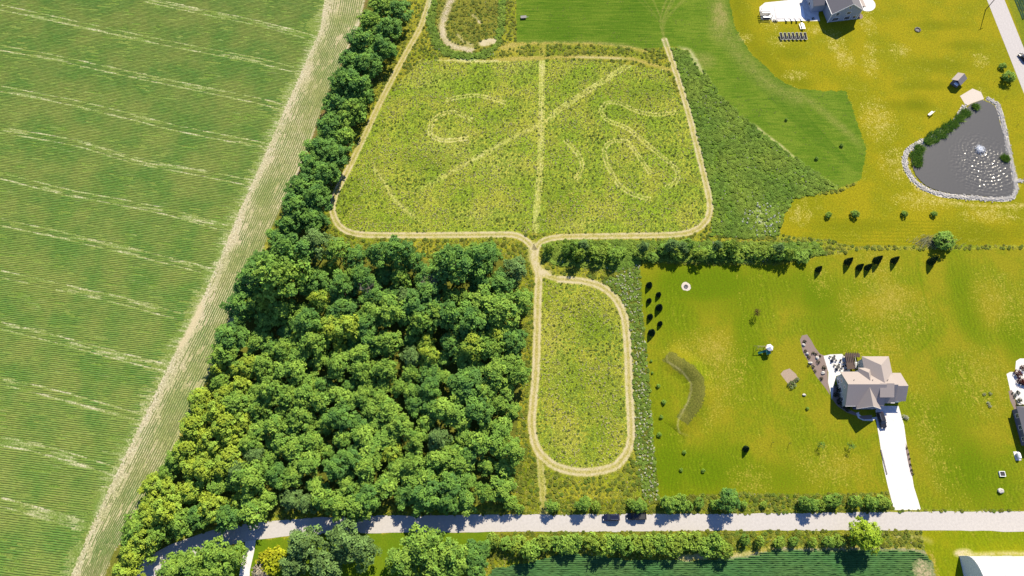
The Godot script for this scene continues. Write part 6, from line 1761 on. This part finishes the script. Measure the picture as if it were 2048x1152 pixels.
# ==================================================================== things on the lawns
func lawn_things() -> void:
	var r := RandomNumberGenerator.new()
	r.seed = 17
	# fire pit in a gravel circle
	var fp: Vector2 = Vector2(55.95, -80.88)
	var f := thing("fire_pit", "round stone fire pit in a pale gravel circle on the lower lawn", "fire pit", Vector3(fp.x, 0, fp.y))
	part(f, "gravel_circle", M.sand, func(st):
		var c := circle(Vector2.ZERO, 1.5, 22, 0.08)
		for k in c.size():
			var p: Vector2 = c[k]
			var q: Vector2 = c[(k + 1) % c.size()]
			tri(st, Vector3(0, 0.03, 0), Vector3(p.x, 0.012, p.y), Vector3(q.x, 0.012, q.y)))
	for k in 11:
		var a := TAU * k / 11
		part(f, "stone", M.rock_grey, func(st): blob(st, Vector3(cos(a) * 0.55, 0.16, sin(a) * 0.55), Vector3(0.17, 0.17, 0.15), r))
	part(f, "ash", M.black, func(st): tube(st, Vector3(0, 0.02, 0), Vector3(0, 0.07, 0), 0.42, 0.42, 12))
	# playset
	var pp: Vector2 = Vector2(78.69, -59.05)
	var p := thing("playset", "wooden playset with white roof, green slide and swing beam on the lawn", "playset", Vector3(pp.x, 0, pp.y), 0.2)
	part(p, "roof", M.white, func(st):
		for k in 6:
			var a := TAU * k / 6
			var b := TAU * (k + 1) / 6
			tri(st, Vector3(0.5, 3.3, -0.6), Vector3(0.5 + cos(a) * 1.15, 2.5, -0.6 + sin(a) * 1.15), Vector3(0.5 + cos(b) * 1.15, 2.5, -0.6 + sin(b) * 1.15)))
	part(p, "platform", M.wood_pale, func(st): box(st, Vector3(0.5, 1.3, -0.6), Vector3(1.6, 0.1, 1.6)))
	for x in [-0.25, 1.25]:
		for z in [-1.35, 0.15]: part(p, "post", M.wood_pale, func(st): box(st, Vector3(x, 1.3, z), Vector3(0.12, 2.6, 0.12)))
	part(p, "slide", M.slide_green, func(st):
		var b := Basis(Vector3.UP, 0.0) * Basis(Vector3(0, 0, 1), 0.55)
		box(st, Vector3(-1.45, 0.72, -0.1), Vector3(2.5, 0.06, 0.6), b)
		for s in [-1, 1]: box(st, Vector3(-1.45, 0.82, -0.1 + s * 0.32), Vector3(2.5, 0.22, 0.05), b))
	part(p, "canopy", M.slide_green, func(st): box(st, Vector3(-0.1, 1.9, 0.6), Vector3(1.4, 0.05, 1.3), Basis(Vector3.RIGHT, 0.5)))
	part(p, "swing_beam", M.wood_pale, func(st): tube(st, Vector3(-0.3, 2.4, -1.2), Vector3(-2.9, 2.4, -1.8), 0.08, 0.08, 6))
	for d in [-0.8, 0.8]: part(p, "beam_leg", M.wood_pale, func(st): tube(st, Vector3(-2.9, 2.4, -1.8), Vector3(-3.0, 0, -1.8 + d), 0.06, 0.06, 5))
	part(p, "ladder", M.wood_pale, func(st):
		for s in [-0.35, 0.35]: tube(st, Vector3(1.3, 1.3, -0.6 + s), Vector3(2.3, 0, -0.2 + s), 0.05, 0.05, 5)
		for k in 4: tube(st, Vector3(1.5 + k * 0.22, 1.0 - k * 0.3, -0.9 + k * 0.08), Vector3(1.5 + k * 0.22, 1.0 - k * 0.3, -0.2 + k * 0.08), 0.04, 0.04, 5))
	for k in 2:
		part(p, "swing", M.black, func(st):
			var c := Vector3(-1.2 - k * 0.9, 0.6, -1.4 - k * 0.2)
			box(st, c, Vector3(0.45, 0.05, 0.2))
			for s in [-0.2, 0.2]: tube(st, c + Vector3(s, 0, 0), c + Vector3(s, 1.8, 0), 0.012, 0.012, 4))
	# vegetable plot
	sheet("garden_plot", [Vector2(82.18, -52.07), Vector2(83.26, -53.17), Vector2(85.19, -53.8), Vector2(86.92, -52.07), Vector2(87.55, -50.19), Vector2(85.79, -48.64), Vector2(84.01, -48.95)], 0.014, M.soil, false)
	for q in [[84.12, -48.64], [85.12, -49.26], [86.13, -49.88], [86.96, -50.35], [84.76, -47.87], [85.77, -48.49]]:
		var t := thing("garden_shrub", "leafy pale green bush at the edge of the bare garden plot", "shrub", Vector3(q[0], 0, q[1]), 0, "bushes of the garden plot")
		part(t, "stem", M.bark, func(st): tube(st, Vector3.ZERO, Vector3(0, 0.4, 0), 0.04, 0.02, 4))
		var st := begin()
		foliage(st, [[Vector3(0, 0.4, 0), Vector3(0.55, 0.42, 0.55)]], 14.0, 3, 0.12, Color(0.08, 0.12, 0.03), Color(0.25, 0.3, 0.12), r, 0.1)
		commit(st, "foliage", M.leaf, t)
	# small bench west of the plot's foot
	var bp: Vector2 = Vector2(88.35, -45.56)
	var b := begin()
	blob(b, Vector3.ZERO, Vector3(0.55, 0.35, 0.4), r, 0.2, 8, 5)
	var bo := commit(b, "boulder", M.rock, self)
	bo.position = Vector3(bp.x, 0.22, bp.y)
	tag(bo, "lone pale boulder on the lawn south of the garden plot", "boulder")
	# felled brush by the hedge gap
	var br: Vector2 = Vector2(139.27, -96.67)
	var heap := thing("brush_heap", "long heap of pale cut branches and reeds above the lawn", "brush", Vector3(br.x, 0, br.y))
	var hs := begin()
	for k in 420:
		var c := Vector3(r.randfn() * 3.2, r.randf_range(0.05, 0.6), r.randfn() * 1.1)
		var d := Vector3(r.randf_range(0.8, 1.6), r.randf_range(-0.1, 0.25), r.randf_range(-1.2, -0.4))
		hs.set_color(Color(0.22, 0.24, 0.10).lerp(Color(0.40, 0.40, 0.26), r.randf()) * r.randf_range(0.5, 1.1))
		tube(hs, c - d * 0.5, c + d * 0.5, 0.05, 0.02, 3)
	commit(hs, "branches", M.tinted, heap)
	var ft := thing("flat_trailer", "small dark trailer standing on the mown hay", "trailer", Vector3(Vector2(4.38, -190.79).x, 0, Vector2(4.38, -190.79).y), 0.1)
	part(ft, "bed", M.rock_grey, func(st): box(st, Vector3(0, 0.6, 0), Vector3(2.2, 0.1, 1.2)))
	for d in [-0.65, 0.65]: part(ft, "wheel", M.tyre, func(st): tube(st, Vector3(0, 0.3, d - 0.08), Vector3(0, 0.3, d + 0.08), 0.3, 0.3, 12))
	part(ft, "drawbar", M.steel, func(st): tube(st, Vector3(1.1, 0.5, 0), Vector3(2.0, 0.35, 0), 0.05, 0.05, 5))
	part(ft, "axle", M.steel, func(st): tube(st, Vector3(0, 0.35, -0.6), Vector3(0, 0.35, 0.6), 0.05, 0.05, 5))
	part(ft, "axle", M.steel, func(st): box(st, Vector3(0, 0.45, 0), Vector3(0.2, 0.2, 0.9)))
